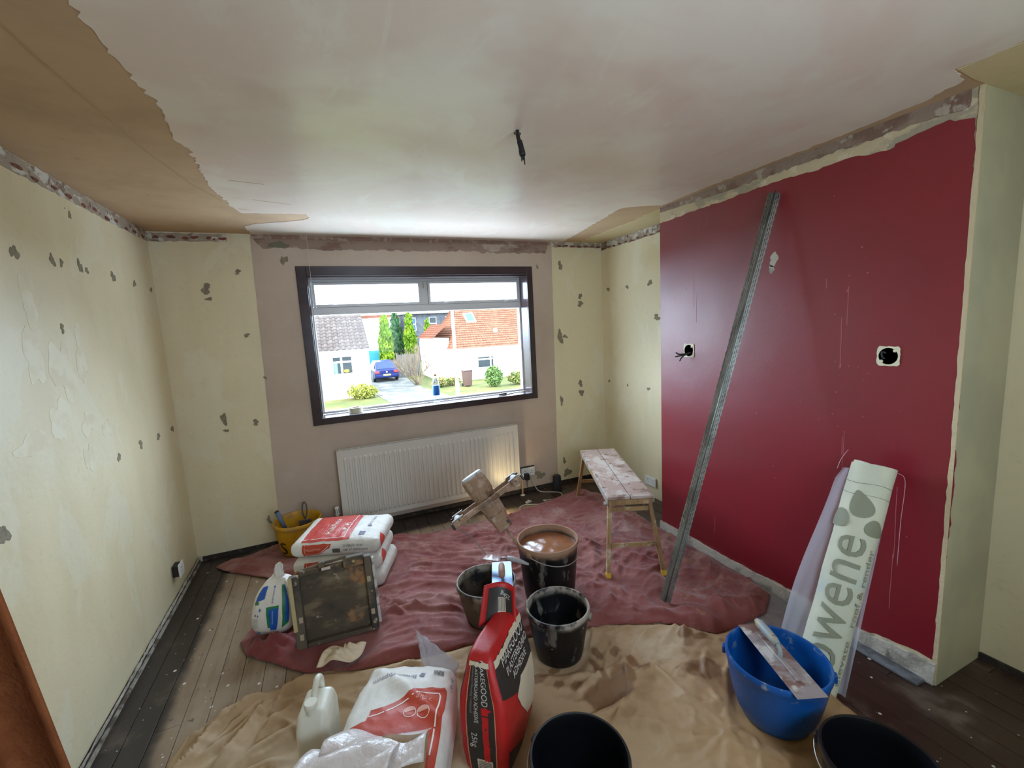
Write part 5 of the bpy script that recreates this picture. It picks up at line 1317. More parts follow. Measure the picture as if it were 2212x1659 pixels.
ib = empty('inline_switch', (2.63, -.295, .0)); ib.rotation_euler = (0, 0, .3); tag(ib, 'small white inline switch on the floor cable by the pipe', 'switch'); box('switch_case', (-.03, -.013, 0.012), (.03, .013, .030), wc, ib, bev=.006); box('switch_rocker', (-.008, -.006, .030), (.008, .006, .034), white_plast, ib, bev=.002)
wl = empty('work_light', (2.30, -.415, 0.012), -.35); tag(wl, 'small lit orange work light on the floor behind the paddle mixer', 'lamp')
box('lamp_case', (-.055, -.03, .0), (.055, .0, .075), mk('orange_lamp_plastic', S(226, 130, 34), .5), wl, bev=.008)
lens = box('lamp_lens', (-.046, .0005, .010), (.046, .004, .066), emit('lit_lamp_lens', (1.0, .78, .42), 14.0), wl)
tube('lamp_handle', smooth_path([(-.045, -.015, .07), (-.04, -.015, .10), (.04, -.015, .10), (.045, -.015, .07)]), .006, blackpl, wl, 8)
ll = bpy.data.lights.new('work_light_beam', 'SPOT'); ll.energy = 4.5; ll.color = (1.0, .80, .46); ll.spot_size = 1.15; ll.spot_blend = .8; ll.shadow_soft_size = .03
lo_ = bpy.data.objects.new('work_light_beam', ll); COL.objects.link(lo_); lo_.parent = wl; lo_.location = (0, .012, .05); lo_.rotation_mode = 'QUATERNION'; lo_.rotation_quaternion = Vector((.25, .62, .62)).to_track_quat('-Z', 'Y')
# ------------------------------------------------------------------ dust sheets
RED_P = [(0.706, -0.688), (0.269, -0.329), (0.142, -0.179), (0.536, -0.028), (0.844, -0.06), (1.325, -0.30), (1.605, -0.42), (1.987, -0.46), (2.525, -0.42), (3.20, -0.25), (3.362, -0.555), (3.308, -1.131), (3.315, -1.322), (3.315, -1.809), (3.318, -2.058), (3.29, -2.20), (3.134, -2.297), (2.92, -2.312), (2.768, -2.3), (2.57, -2.112), (2.302, -1.982), (2.009, -1.91), (1.597, -1.79), (1.381, -1.771), (1.05, -1.705), (0.795, -1.60), (0.512, -1.34), (0.46, -1.20), (0.50, -1.09), (0.65, -1.04), (0.753, -1.0), (0.713, -0.807)]
BE_P = [(0.31, -1.90), (0.345, -1.764), (0.534, -1.683), (0.70, -1.664), (0.797, -1.594), (1.012, -1.56), (1.403, -1.62), (1.63, -1.66), (2.306, -1.88), (2.596, -2.03), (2.93, -2.24), (2.975, -2.555), (2.906, -2.723), (2.887, -2.881), (2.82, -2.983), (2.40, -2.97), (2.1, -3.2), (1.7, -3.6), (1.0, -3.6), (0.45, -3.0), (.30, -2.3)]
def smoothstep(a, b, x):
    t = np.clip((x - a) / (b - a), 0, 1); return t * t * (3 - 2 * t)
def dust_sheet(name, poly, hfn, m, label, zoff, res, attrs=None, under=None):
    P = ragged(poly, .006, .03, 3)
    xs_ = np.arange(min(p[0] for p in P) - .02, max(p[0] for p in P) + .02, res); ys_ = np.arange(min(p[1] for p in P) - .02, max(p[1] for p in P) + .02, res)
    X, Y = np.meshgrid(xs_, ys_); D, NX, NY = poly_dist(X, Y, P); I = in_poly(X, Y, P)
    sd = np.where(I, D, -D)
    Z = hfn(X, Y)
    press = np.ones_like(X)
    for fx_, fy_, fr_ in FOOT: press = np.minimum(press, smoothstep(fr_ * .95, fr_ + .07, np.hypot(X - fx_, Y - fy_)))
    Z = Z * (.06 + .94 * press)
    Z = Z * smoothstep(-.01, .06, sd) + .010 * np.exp(-((sd - .012) / .012) ** 2) * press * (.4 + pnoise(X * 14, Y * 14))
    if under is not None:
        D2, _n1, _n2 = poly_dist(X, Y, under); Z = Z * np.where(in_poly(X, Y, under), .12 * (1 - smoothstep(0, .05, D2)), smoothstep(-.0, .05, D2) * .88 + .12)
    Z = np.maximum(Z, 0) + zoff
    # pull border vertices onto the outline
    keep = sd > -res * 1.0
    X = np.where(sd < 0, NX, X); Y = np.where(sd < 0, NY, Y)
    idx = -np.ones(X.shape, int); idx[keep] = np.arange(keep.sum())
    V = np.stack([X[keep], Y[keep], Z[keep]], 1)
    a = idx[:-1, :-1]; b = idx[:-1, 1:]; c = idx[1:, 1:]; d = idx[1:, :-1]
    ok = (a >= 0) & (b >= 0) & (c >= 0) & (d >= 0)
    Fq = np.stack([a[ok], b[ok], c[ok], d[ok]], 1)
    me = bpy.data.meshes.new(name); me.from_pydata(V.tolist(), [], Fq.tolist()); me.update(); me.shade_smooth(); me.materials.append(m)
    for an, fn in (attrs or {}).items():
        at = me.attributes.new(an, 'FLOAT', 'POINT'); at.data.foreach_set('value', fn(X[keep], Y[keep]).astype(np.float32).ravel())
    o = bpy.data.objects.new(name, me); COL.objects.link(o); tag(o, label, 'dust sheet')
    md_ = o.modifiers.new('t', 'SOLIDIFY'); md_.thickness = .002; md_.offset = 1
    return o
def creases(X, Y, n, sd, x0, x1, y0, y1, hmin, hmax, ang=None, aj=.5, lmin=.12, lmax=.7, wmin=.008, wmax=.022, peak=.5):
    r = random.Random(sd); Z = np.zeros_like(X)
    for _ in range(n):
        cx, cy = r.uniform(x0, x1), r.uniform(y0, y1); an = (r.uniform(0, math.pi) if ang is None else ang + r.gauss(0, aj)); L = r.uniform(lmin, lmax); h = r.uniform(hmin, hmax); w = r.uniform(wmin, wmax); k = r.uniform(-.5, .5)
        dx = X - cx; dy = Y - cy; m_ = (np.abs(dx) < L) & (np.abs(dy) < L)
        s = dx * math.cos(an) + dy * math.sin(an); t = -dx * math.sin(an) + dy * math.cos(an) + k * s * s / L + .012 * pnoise(X * 9 + sd, Y * 9)
        e = np.clip(1 - (2 * s / L) ** 2, 0, 1)
        g = np.where(t > 0, np.exp(-np.abs(t) / w), np.exp(-np.abs(t) / (w * 2.4)))
        Z = np.maximum(Z, np.where(m_, h * e * g, 0)) if r.random() < peak else Z + np.where(m_, .6 * h * e * g, 0)
    return Z
def rot(X, Y, a): return X * math.cos(a) + Y * math.sin(a), -X * math.sin(a) + Y * math.cos(a)
def h_red(X, Y):
    wx = .18 * pnoise(X * 1.7 + 3, Y * 1.7); wy = .18 * pnoise(X * 1.7 + 9, Y * 1.7 + 5)
    s, t = rot(X + wx, Y + wy, -.36)
    left = smoothstep(2.45, 1.7, X)
    h1 = ridge(s * .8, t * 5.0, 2) * .026 + ridge(s * 1.6 + 7, t * 11, 2) * .008
    s2, t2 = rot(X + wx * 1.5, Y + wy * 1.5, .9)
    h2 = ridge(s2 * 1.5, t2 * 3.6, 3) * .024
    h3 = ridge(X * 5 + wx * 4, Y * 5 + wy * 4, 3) * .009
    Z = h1 * left + h2 * (1 - left) + h3
    # bunched edge at the lower left, hump at the far right
    Z += .052 * np.exp(-(((X - .60) / .13) ** 2 + ((Y + 1.34) / .10) ** 2)) * (.7 + .9 * ridge(X * 9, Y * 9, 2)) + .045 * np.exp(-(((X - .83) / .15) ** 2 + ((Y + 1.57) / .05) ** 2)) * (.8 + .6 * ridge(X * 8, Y * 8, 2))
    Z += .035 * np.exp(-(((X - 3.1) / .12) ** 2 + ((Y + .42) / .16) ** 2)) + .022 * np.exp(-(((X - 2.95) / .25) ** 2 + ((Y + 2.17) / .06) ** 2))
    Z += .02 * np.exp(-(((X - 3.2) / .1) ** 2 + ((Y + 2.0) / .2) ** 2))
    Z = Z * .8 + creases(X, Y, 110, 5, .8, 2.6, -1.7, -.4, .012, .034, -.36, .22, .3, 1.2, .008, .018) + creases(X, Y, 120, 8, 2.0, 3.35, -2.3, -.3, .010, .028, None, .5, .15, .7, .007, .018)
    return Z + .004
def h_be(X, Y):
    wx = .2 * pnoise(X * 1.5 + 13, Y * 1.5 + 4); wy = .2 * pnoise(X * 1.5 + 29, Y * 1.5 + 15)
    s, t = rot(X + wx, Y + wy, .55)
    Z = ridge(s * 1.0, t * 3.0, 3) * .026 * (.5 + .8 * smoothstep(1.9, 2.5, X)) + ridge(X * 3.5 + wx * 5, Y * 3.5 + wy * 5, 4) * .014
    s2, t2 = rot(X + wx, Y + wy, -.9)
    Z += ridge(s2 * 1.5, t2 * 5, 2) * .010 * smoothstep(1.0, .75, X)
    Z += .03 * np.exp(-(((X - .66) / .07) ** 2 + ((Y + 1.86) / .10) ** 2)) * (.3 + 1.3 * ridge(X * 11, Y * 11, 2)) + .02 * np.exp(-(((X - .72) / .12) ** 2 + ((Y + 1.70) / .05) ** 2))
    Z += .012 * smoothstep(2.15, 2.4, X) * smoothstep(-2.35, -2.55, Y) * ridge(X * 6, Y * 6, 2)
    Z += ridge(rot(X, Y, -.42)[0] * 1.0, rot(X, Y, -.42)[1] * 9, 2) * .010 * np.exp(-((Y + 1.70) / .10) ** 2) * smoothstep(1.7, 1.4, X)
    Z = Z * .55 + creases(X, Y, 230, 15, .3, 3.0, -3.2, -1.6, .007, .022, None, .5, .12, .55, .007, .02) + creases(X, Y, 110, 18, 1.8, 3.0, -3.0, -2.2, .009, .026, None, .5, .1, .4, .006, .014) + creases(X, Y, 26, 21, .7, 1.7, -1.85, -1.6, .006, .016, -.42, .15, .25, .7) + creases(X, Y, 34, 24, .33, .85, -2.35, -1.68, .025, .065, .75, .45, .2, .6, .009, .02, 1.0)
    return Z + .0025
def stain_be(X, Y):
    v = np.zeros_like(X); wob = .02 * fbm(X * 12, Y * 12, 3)
    for (x, y, rx_, ry_) in [(2.04, -2.37, .12, .085), (2.15, -2.32, .06, .06), (2.08, -2.24, .018, .09), (2.03, -2.08, .07, .03), (2.24, -2.28, .028, .035), (2.21, -2.185, .03, .03), (1.94, -2.27, .035, .025), (1.87, -2.23, .03, .022), (2.50, -2.46, .09, .07), (2.27, -2.33, .035, .02), (1.80, -2.16, .05, .03), (1.90, -2.13, .03, .02), (2.13, -2.15, .02, .05), (2.6, -2.25, .05, .03)]:
        d = np.sqrt(((X - x) / rx_) ** 2 + ((Y - y) / ry_) ** 2) + wob * 12
        v = np.maximum(v, 1 - smoothstep(.85, 1.05, d))
    return v
red_cloth = mk('plaster_dusted_maroon_cotton', S(128, 64, 57), .85, sheen=.2, layers=[
    dict(col=S(152, 100, 92), scale=2.6, lo=.44, hi=.66, detail=6, fac=.8), dict(col=S(176, 140, 130), scale=4.5, lo=.55, hi=.72, detail=6, fac=.6, seed=4),
    dict(col=S(104, 40, 42), scale=3.5, lo=.56, hi=.68, detail=5, seed=9, fac=.7), dict(col=S(150, 110, 80), scale=7, lo=.62, hi=.70, detail=5, seed=14, fac=.6),
    dict(col=S(116, 40, 40), y=(-1.05, -1.25), x=(1.0, .85), fac=.8)], bump=[(28, .25, .006), (300, .15, .001)])
beige_cloth = mk('beige_cotton_sheet', S(176, 146, 110), .8, layers=[
    dict(col=S(194, 172, 142), scale=2.6, lo=.46, hi=.66, detail=5, fac=.8), dict(col=S(148, 114, 78), scale=3.4, lo=.54, hi=.70, detail=5, seed=5, fac=.7),
    dict(col=S(170, 128, 82), x=(2.0, 2.5), y=(-2.2, -2.6), fac=.75, rough=.38),
    dict(col=S(128, 92, 60), attr='stain', fac=.85, rough=.5), dict(col=S(150, 120, 84), scale=9, lo=.62, hi=.70, detail=4, seed=11, fac=.5)], bump=[(24, .3, .006), (300, .12, .001)])
dust_sheet('dust_sheet', BE_P, h_be, beige_cloth, 'beige cotton dust sheet with damp stains under the black and blue buckets', .001, .009, {'stain': stain_be}, RED_P)
dust_sheet('dust_sheet', RED_P, h_red, red_cloth, 'dusty maroon dust sheet spread under the bench and mixing tub', .0075, .0095)
# beige rag by the board
rg = mk('beige_rag_cloth', S(216, 196, 166), .85, bump=(60, .3, .004))
def ragf(u, v):
    n = float(ridge(np.array(u * 3 + 4), np.array(v * 3 + 1), 2))
    return Vector((.90 + .19 * u - .05 * v, -1.535 - .05 * u - .10 * v, .042 + .045 * n * math.sin(u * 3.1) * math.sin(v * 3.0) + .012 * math.sin(u * 9 + v * 4) + .01))
tag(sheet('cleaning_rag', ragf, 22, 18, rg, None, .003), 'small crumpled beige rag on the maroon sheet in front of the board', 'rag')
# ------------------------------------------------------------------ outside: street seen through the window
GZ = -1.9
grass_m = mk('lawn_grass', S(66, 68, 34), .9, spec=.1, layers=[dict(col=S(86, 80, 44), scale=.8, lo=.4, hi=.65, detail=5), dict(col=S(54, 62, 28), scale=3, lo=.55, hi=.7, detail=4)], bump=(6, .5, .1))
tar = mk('drive_tarmac', S(72, 70, 66), .9, spec=.1, layers=[dict(col=S(96, 92, 86), scale=1.2, lo=.45, hi=.6, detail=5), dict(col=S(72, 70, 66), scale=.9, lo=.55, hi=.66, detail=4, seed=5)])
render_w = mk('white_roughcast', S(226, 222, 210), .9, bump=(20, .3, .02)); render_c = mk('cream_roughcast', S(222, 208, 168), .9)
tile_g = mk('grey_brown_roof_tile', S(58, 48, 43), .8, spec=.08, layers=[dict(col=S(76, 66, 60), objrand=1, fac=.7)])
tile_o = mk('orange_roof_tile', S(92, 57, 42), .8, spec=.08, layers=[dict(col=S(106, 68, 50), scale=3, lo=.4, hi=.65, detail=4)])
grey_r = mk('grey_roughcast', S(72, 72, 74), .9, spec=.1, layers=[dict(col=S(60, 60, 62), scale=2, lo=.45, hi=.6, detail=4)])
win_fr = mk('far_window_frame', S(232, 232, 228), .5); win_gl = mk('far_window_glass', S(44, 48, 48), .3, spec=.12); win_bl = mk('blue_window_glass', S(40, 66, 104), .3, spec=.15)
gnd = box('ground', (-60, 5, GZ - .3), (80, 120, GZ - .0), grass_m); gnd['kind'] = 'structure'
# drive: curved strip
def strip(name, pts, w, z, m, h=.02):
    P = line_poly(smooth_path([Vector((x, y, 0)) for x, y in pts], 5) and [(p.x, p.y) for p in smooth_path([(x, y, 0) for x, y in pts], 5)], w)
    return slab(name, P, lambda u, v, t: (u, v, z + t), h, m)
drv = strip('driveway', [(5.0, 33), (4.95, 28), (4.8, 24), (5.1, 20), (5.6, 16), (5.8, 10)], 3.0, GZ, tar); drv['kind'] = 'structure'
krb = strip('kerb', [(3.6, 24), (3.7, 21.8), (4.2, 19.6), (4.9, 18.4), (5.2, 16)], .14, GZ, mk('pale_kerb', S(196, 190, 178), .9), .06); tag(krb, 'curved pale kerb along the driveway outside', 'kerb')
def far_window(parent, x0, x1, z0, z1, y, glassm, bars=(), top=None):
    f = box('house_window', (x0, y - .06, z0), (x1, y - .01, z1), win_fr, parent)
    nx = len(bars) + 1; xs_ = [x0] + [x0 + (x1 - x0) * b for b in bars] + [x1]
    zz = [(z0, z1)] if top is None else [(z0, z0 + (z1 - z0) * top), (z0 + (z1 - z0) * top, z1)]
    for a, b in zip(xs_[:-1], xs_[1:]):
        for c, d in zz: box('pane', (a + .05, y - .075, c + .05), (b - .05, y - .0605, d - .05), glassm, f)
    return f
# left bungalow with concrete tiles
lh = empty('bungalow', (0, 21.9, GZ)); tag(lh, 'white bungalow with a grey brown tiled roof beside the driveway outside', 'house')
E0 = .82 - GZ; RZ_ = 2.85 - GZ
box('house_wall', (-6, 0, 0), (3.2, 7.2, E0), render_w, lh)
bm = bmesh.new(); vs = [bm.verts.new(p) for p in [(3.2, 0, E0), (3.2, 7.2, E0), (3.2, 3.6, RZ_ - .1), (3.0, 0, E0), (3.0, 7.2, E0), (3.0, 3.6, RZ_ - .1)]]
bm.faces.new(vs[:3]); bm.faces.new(vs[3:][::-1])
for a, b in ((0, 1), (1, 2), (2, 0)): bm.faces.new((vs[a], vs[b], vs[b + 3], vs[a + 3]))
bmobj('gable_wall', bm, render_w, lh)
sl = Vector((0, 3.9, RZ_ - E0)); sln = sl.normalized(); up_n = Vector((0, -sln.z, sln.y))
deck0 = Vector((0, -.3, E0 - .05))
bm = bmesh.new(); beam(bm, deck0 + Vector((-1.4, 0, 0)) + sl * .5 * 0, deck0 + Vector((-1.4, 0, 0)) + sl, 9.3, .05, up_n); bmobj('roof_deck', bm, tile_g, lh)
bm = bmesh.new(); beam(bm, Vector((-1.4, 7.5, E0 - .05)), Vector((-1.4, 3.6, RZ_ - .05)), 9.3, .05, Vector((0, sln.z, sln.y))); bmobj('roof_deck', bm, tile_g, lh)
tw_, rows = .30, 11; tl = sl.length / rows
tv_ = []; tf_ = []
prof_t = [(0, .0), (.06, .0), (.10, .045), (.16, .065), (.22, .045), (.27, .0), (.30, .0)]
for (yy, zz) in ((-.02, .05), (tl, .03)):
    for px_, pz_ in prof_t: tv_.append((px_, yy, pz_ + zz))
for (yy, zz) in ((-.02, .02),):
    for px_, pz_ in prof_t: tv_.append((px_, yy, pz_ + zz - .0))
n_ = len(prof_t)
for i in range(n_ - 1): tf_.append((i, i + 1, n_ + i + 1, n_ + i)); tf_.append((2 * n_ + i, 2 * n_ + i + 1, i + 1, i))
tme = bpy.data.meshes.new('roof_tile'); tme.from_pydata(tv_, [], tf_); tme.update(); tme.materials.append(tile_g)
F3 = Matrix((Vector((1, 0, 0)), sln, up_n)).transposed().to_4x4()
for r_ in range(rows):
    for c_ in range(15):
        t_ = bpy.data.objects.new('roof_tile', tme); COL.objects.link(t_); t_.parent = lh
        Mt = F3.copy(); Mt.translation = deck0 + sln * (r_ * tl) + Vector((3.25 - (c_ + 1) * tw_, 0, 0)) + up_n * .0
        t_.matrix_local = Mt
tube('gutter', [(-6, -.36, E0 - .08), (3.3, -.36, E0 - .08)], .06, win_fr, lh, 8)
box('barge_board', (3.25, -.3, E0 - .1), (3.3, -.25, E0 + .05), win_fr, lh)
far_window(lh, 1.25, 2.3, -.53 - GZ, .47 - GZ, 0, win_gl, (.45,), .68)
box('curtain_strip', (1.33, -.11, -.46 - GZ), (1.5, -.08, .10 - GZ), mk('teal_curtain', S(80, 150, 170), .8), lh)
lathe('yellow_flowers', [(0, 0), (.12, .03), (.14, .1), (.08, .16), (0, .17)], mk('yellow_petals', S(240, 200, 20), .7), lh, 10, M=Matrix.Translation((1.95, -.13, -.44 - GZ)))
# right hand house with orange tiles
rh = empty('house', (8.9, 24.6, GZ)); tag(rh, 'white house with an orange tiled hipped roof and a skylight outside', 'house')
E1 = .22 - GZ; R1 = 3.35 - GZ
box('house_wall', (.1, 0, 0), (6.6, 8, E1), render_w, rh)
box('wing_wall', (-.25, 1.6, 0), (.095, 7.6, 1.0 - GZ), render_w, rh)
def tiled_face(name, a, b, c, d, m, parent, pitch=.22, row=.26, amp=.035):
    """corrugated, stepped tile field over the quad a-b (eaves) d-c (ridge)"""
    a, b, c, d = map(Vector, (a, b, c, d)); nrm_ = (b - a).cross(d - a).normalized()
    nu_ = max(2, int((b - a).length / (pitch / 2))); nv_ = max(2, int((d - a).length / row)); V = []; Fc = []
    for j in range(nv_):
        for e_ in (0, 1):
            v_ = (j + e_) / nv_
            for i in range(nu_ + 1):
                u_ = i / nu_; p = a + (b - a) * u_; q = d + (c - d) * u_
                V.append(p + (q - p) * v_ + nrm_ * ((amp if i % 2 else 0) + (.05 if e_ == 0 else .015)))
    for j in range(2 * nv_ - 1):
        for i in range(nu_): k_ = j * (nu_ + 1) + i; Fc.append((k_, k_ + 1, k_ + nu_ + 2, k_ + nu_ + 1))
    o = obj(name, V, Fc, m, parent); o['kind'] = 'stuff'; return o
tiled_face('roof_tiles', (-.05, -.25, E1), (6.9, -.25, E1), (5.0, 4, R1), (1.35, 4, R1), tile_o, rh)
tiled_face('roof_tiles', (6.9, -.25, E1), (6.9, 8.3, E1), (5.0, 4.1, R1), (5.0, 4, R1), tile_o, rh)
tiled_face('roof_tiles', (-.05, 8.3, E1), (-.05, -.25, E1), (1.35, 4, R1), (1.35, 4.1, R1), tile_o, rh)
tiled_face('roof_tiles', (6.9, 8.3, E1), (-.05, 8.3, E1), (1.35, 4, R1), (5.0, 4, R1), tile_o, rh)
tiled_face('wing_roof_tiles', (-1.05, 1.3, 1.0 - GZ), (.15, 1.3, 2.0 - GZ), (.15, 7.0, 2.0 - GZ), (-1.05, 7.0, 1.0 - GZ), tile_o, rh)
box('porch_wall', (-.9, 1.8, 0), (-.26, 6.8, .98 - GZ), render_w, rh)
tube('gutter', [(-.05, -.30, E1 - .02), (6.9, -.30, E1 - .02)], .06, win_fr, rh, 8)
sk_n = (Vector((6.95, 0, 0)).cross(Vector((1.4, 4.25, R1 - E1)))).normalized()
pc = Vector((2.0, 2.55, E1 + (R1 - E1) * (2.8 / 4.25))); Fs = Matrix((Vector((1, 0, 0)), sk_n.cross(Vector((1, 0, 0))), sk_n)).transposed().to_4x4(); Fs.translation = pc
s_f = box('skylight', (-.36, -.55, .05), (.36, .55, .16), win_fr, rh, M=Fs); box('skylight_pane', (-.27, -.45, .1605), (.27, .45, .18), win_bl, s_f, M=Fs)
Fv = Fs.copy(); Fv.translation = Vector((3.4, 1.1, E1 + (R1 - E1) * (1.35 / 4.25))); box('roof_vent', (-.12, -.12, .02), (.12, .12, .22), win_fr, rh, M=Fv)
far_window(rh, 1.55, 2.75, -1.15 - GZ, -.35 - GZ, 0, win_gl, (.8,), .75)
# neighbour at the far right edge
nh = empty('house', (17.5, 34.5, GZ)); tag(nh, 'further house with an orange roof behind the hipped roof', 'house')
box('house_wall', (-2.0, 0, 0), (6, 6, 3.0), render_w, nh); tiled_face('roof_tiles', (-2.2, -.3, 3.0), (6.2, -.3, 3.0), (6.2, 3.2, 5.9), (-2.2, 3.2, 5.9), tile_o, nh)
# grey building and pale gable further off
gh = empty('grey_building', (7.4, 47, GZ)); tag(gh, 'dark grey roughcast building with tall windows behind the conifers', 'building')
box('house_wall', (2.0, 0, 0), (7.8, 8, 5.4), grey_r, gh); box('roof_edge', (1.6, -.4, 5.4), (8.2, 8.3, 5.75), mk('dark_fascia', S(96, 90, 86), .8), gh)
for x0 in (2.5, 4.9, 6.9): far_window(gh, x0, x0 + .85, 3.5, 5.0, 0, win_bl if x0 < 3 else win_gl, (), .5)
far_window(gh, 3.6, 4.7, .7, 2.3, 0, win_gl, (), .7)
wh = empty('house', (4.9, 46, GZ)); tag(wh, 'far white gable house with a thin brown roof edge', 'house')
box('house_wall', (-.6, 0, 0), (3.6, 7, 5.0), render_w, wh); tiled_face('roof_tiles', (-.9, -.4, 5.0), (3.9, -.4, 5.0), (3.9, 3, 5.5), (-.9, 3, 5.5), tile_o, wh)
# garage with a turquoise door
ga = empty('garage', (5.0, 34.5, GZ)); tag(ga, 'flat garage with a bright turquoise door at the end of the drive', 'garage')
box('garage_wall', (-.9, 0, 0), (1.05, 5, 2.45), mk('grey_concrete_out', S(150, 146, 140), .9), ga); box('garage_door', (-.75, -.06, .0), (1.0, -.005, 2.05), mk('turquoise_door', S(14, 100, 140), .5), ga); box('door_panel', (-.75, -.10, .0), (1.0, -.0605, .9), mk('blue_door_panel', S(10, 50, 130), .5), ga)
# fence behind the bare shrub
fe = empty('fence', (5.9, 30.4, GZ)); tag(fe, 'grey boarded fence behind the bare shrub', 'fence')
for i in range(9): box('board', (i * .2, 0, .05), (i * .2 + .17, .03, 1.75 + .02 * (i % 2)), mk('grey_fence_board', S(74, 70, 66), .9), fe)
for x in (0, .8, 1.6): box('post', (x, .035, 0), (x + .1, .13, 1.9), MATS['grey_fence_board'], fe)
# plants
def foliage(name, parent, blobs, n, size, m, sd, drop=0.0):
    r = random.Random(sd); V = []; Fc = []
    tot = sum(b[3] * b[4] * b[5] for b in blobs)
    for (cx, cy, cz, rx_, ry_, rz_) in blobs:
        k_ = max(30, int(n * rx_ * ry_ * rz_ / tot))
        for _ in range(k_):
            while True:
                p = Vector((r.uniform(-1, 1), r.uniform(-1, 1), r.uniform(-1, 1)))
                if .3 < p.length < 1: break
            c = Vector((cx + p.x * rx_, cy + p.y * ry_, cz + p.z * rz_)); s_ = size * r.uniform(.6, 1.4)
            d1 = Vector((r.uniform(-1, 1), r.uniform(-1, 1), r.uniform(-1, 1) + drop)).normalized(); d2 = d1.cross(Vector((r.uniform(-1, 1), r.uniform(-1, 1), r.uniform(-1, 1)))).normalized()
            b_ = len(V); V += [c - d1 * s_, c + d2 * s_ * .45, c + d1 * s_, c - d2 * s_ * .45]; Fc.append((b_, b_ + 1, b_ + 2, b_ + 3))
    o = obj(name, V, Fc, m, parent); o['kind'] = 'stuff'; return o
con_m = mk('conifer_green', S(74, 98, 18), .8, spec=.1, layers=[dict(col=S(104, 122, 26), scale=1.4, lo=.45, hi=.65, detail=3)]); con_d = mk('dark_conifer', S(40, 66, 34), .85, spec=.1)
bark = mk('twig_bark', S(100, 80, 60), .9); leafy = mk('yellow_green_leaf', S(120, 118, 36), .8); hedge_m = mk('hedge_leaf', S(88, 96, 46), .85, spec=.1, layers=[dict(col=S(116, 104, 64), scale=2, lo=.45, hi=.6, detail=3)])
def conifer(x, y, h, r_, label, m, sd):
    e = empty('conifer', (x, y, GZ)); tag(e, label, 'tree'); tube('trunk', [(0, 0, 0), (0, 0, h * .4), (0, 0, h * .8)], [.12, .09, .03], bark, e, 7)
    foliage('foliage', e, [(0, 0, h * .30, r_ * .95, r_ * .95, h * .24), (0, 0, h * .52, r_, r_, h * .3), (0, 0, h * .78, r_ * .62, r_ * .62, h * .25)], 2600, .17, m, sd, 1.5)
conifer(5.55, 33.2, 4.9, .62, 'bright yellow green conifer beside the turquoise garage door', con_m, 1)
conifer(6.72, 35.3, 5.3, .62, 'taller dark green conifer between two bright ones', con_d, 2)
conifer(7.75, 34.4, 5.1, .55, 'narrow green conifer in front of the grey building', con_m, 3)
conifer(9.3, 34.3, 4.4, .42, 'slim yellow green conifer beside the wing of the orange roofed house', con_m, 4)
def shrub_bare(loc, h, spread, sd, label):
    e = empty('bare_shrub', loc); tag(e, label, 'shrub'); r = random.Random(sd); V = []; Fc = []
    def add(p, q, r0, r1):
        v, f = tube_data([p, q], [r0, r1], 3, cap=False); b_ = len(V); V.extend(v); Fc.extend([tuple(i + b_ for i in t) for t in f])
    def grow(p, d, L, r0, lev):
        q = p + d * L; add(p, q, r0, r0 * .65)
        if lev == 0: return
        for _ in range(r.choice((2, 3, 3))):
            dd = (d + Vector((r.uniform(-1, 1) * spread, r.uniform(-1, 1) * spread, r.uniform(-.1, .5)))).normalized(); grow(q, dd, L * r.uniform(.6, .85), r0 * .62, lev - 1)
    for _ in range(15):
        d = Vector((r.uniform(-1, 1), r.uniform(-1, 1), .9)).normalized(); grow(Vector((r.uniform(-.2, .2), r.uniform(-.2, .2), 0)), d, h * .31, .036, 4)
    o = obj('branches', V, Fc, bark, e); o['kind'] = 'stuff'
shrub_bare((6.3, 24.8, GZ), 2.7, .55, 5, 'leafless brown shrub with many thin branches beside the driveway')
def bush(name, loc, blobs, n, size, m, sd, label):
    e = empty(name, loc); tag(e, label, 'bush'); foliage('leaves', e, blobs, n, size, m, sd)
    v = []; f = []
    for i in range(7):
        a, b_ = tube_data([(0.05 * i - .15, 0, 0), (blobs[0][0] + .12 * (i - 3), blobs[0][1], blobs[0][2])], [.02, .01], 4); o_ = len(v); v.extend(a); f.extend([tuple(q + o_ for q in t) for t in f_] if False else [tuple(q + o_ for q in t) for t in b_])
    o = obj('stems', v, f, bark, e); o['kind'] = 'stuff'
bush('garden_bush', (2.55, 21.2, GZ), [(0, 0, .42, .75, .5, .42), (.5, .1, .35, .4, .4, .33)], 1100, .09, leafy, 8, 'loose yellow green bush in front of the white bungalow')
bush('garden_bush', (10.0, 20.3, GZ), [(0, 0, .62, .55, .5, .62)], 1400, .09, mk('green_leaf', S(70, 92, 34), .8), 9, 'upright green bush in front of the small window of the orange roofed house')
bush('garden_hedge', (12.3, 20.2, GZ), [(-.7, 0, .42, .8, .5, .42), (.5, 0, .48, .9, .5, .46), (1.6, .1, .45, .8, .5, .44)], 2600, .09, hedge_m, 10, 'low straggly hedge running right from the green bush')
bush('garden_bush', (7.3, 22.6, GZ), [(0, 0, .3, .6, .5, .32), (.9, .2, .26, .5, .4, .26)], 1200, .08, hedge_m, 11, 'low pale undergrowth between the bare shrub and the white pole')
bush('garden_bush', (4.6, 41.0, GZ), [(0, 0, 1.6, 1.0, .6, .9)], 900, .14, mk('brown_leaf', S(92, 62, 42), .85), 12, 'brown shrub above the turquoise garage')
# pole
lp_ = empty('street_pole', (6.80, 16.9, GZ)); tag(lp_, 'tall white street pole standing on the lawn outside', 'pole'); lathe('pole', [(0, 0), (.095, 0), (.095, .9), (.078, .95), (.066, 6.3), (0, 6.3)], mk('white_pole_paint', S(232, 230, 222), .5), lp_, 16)
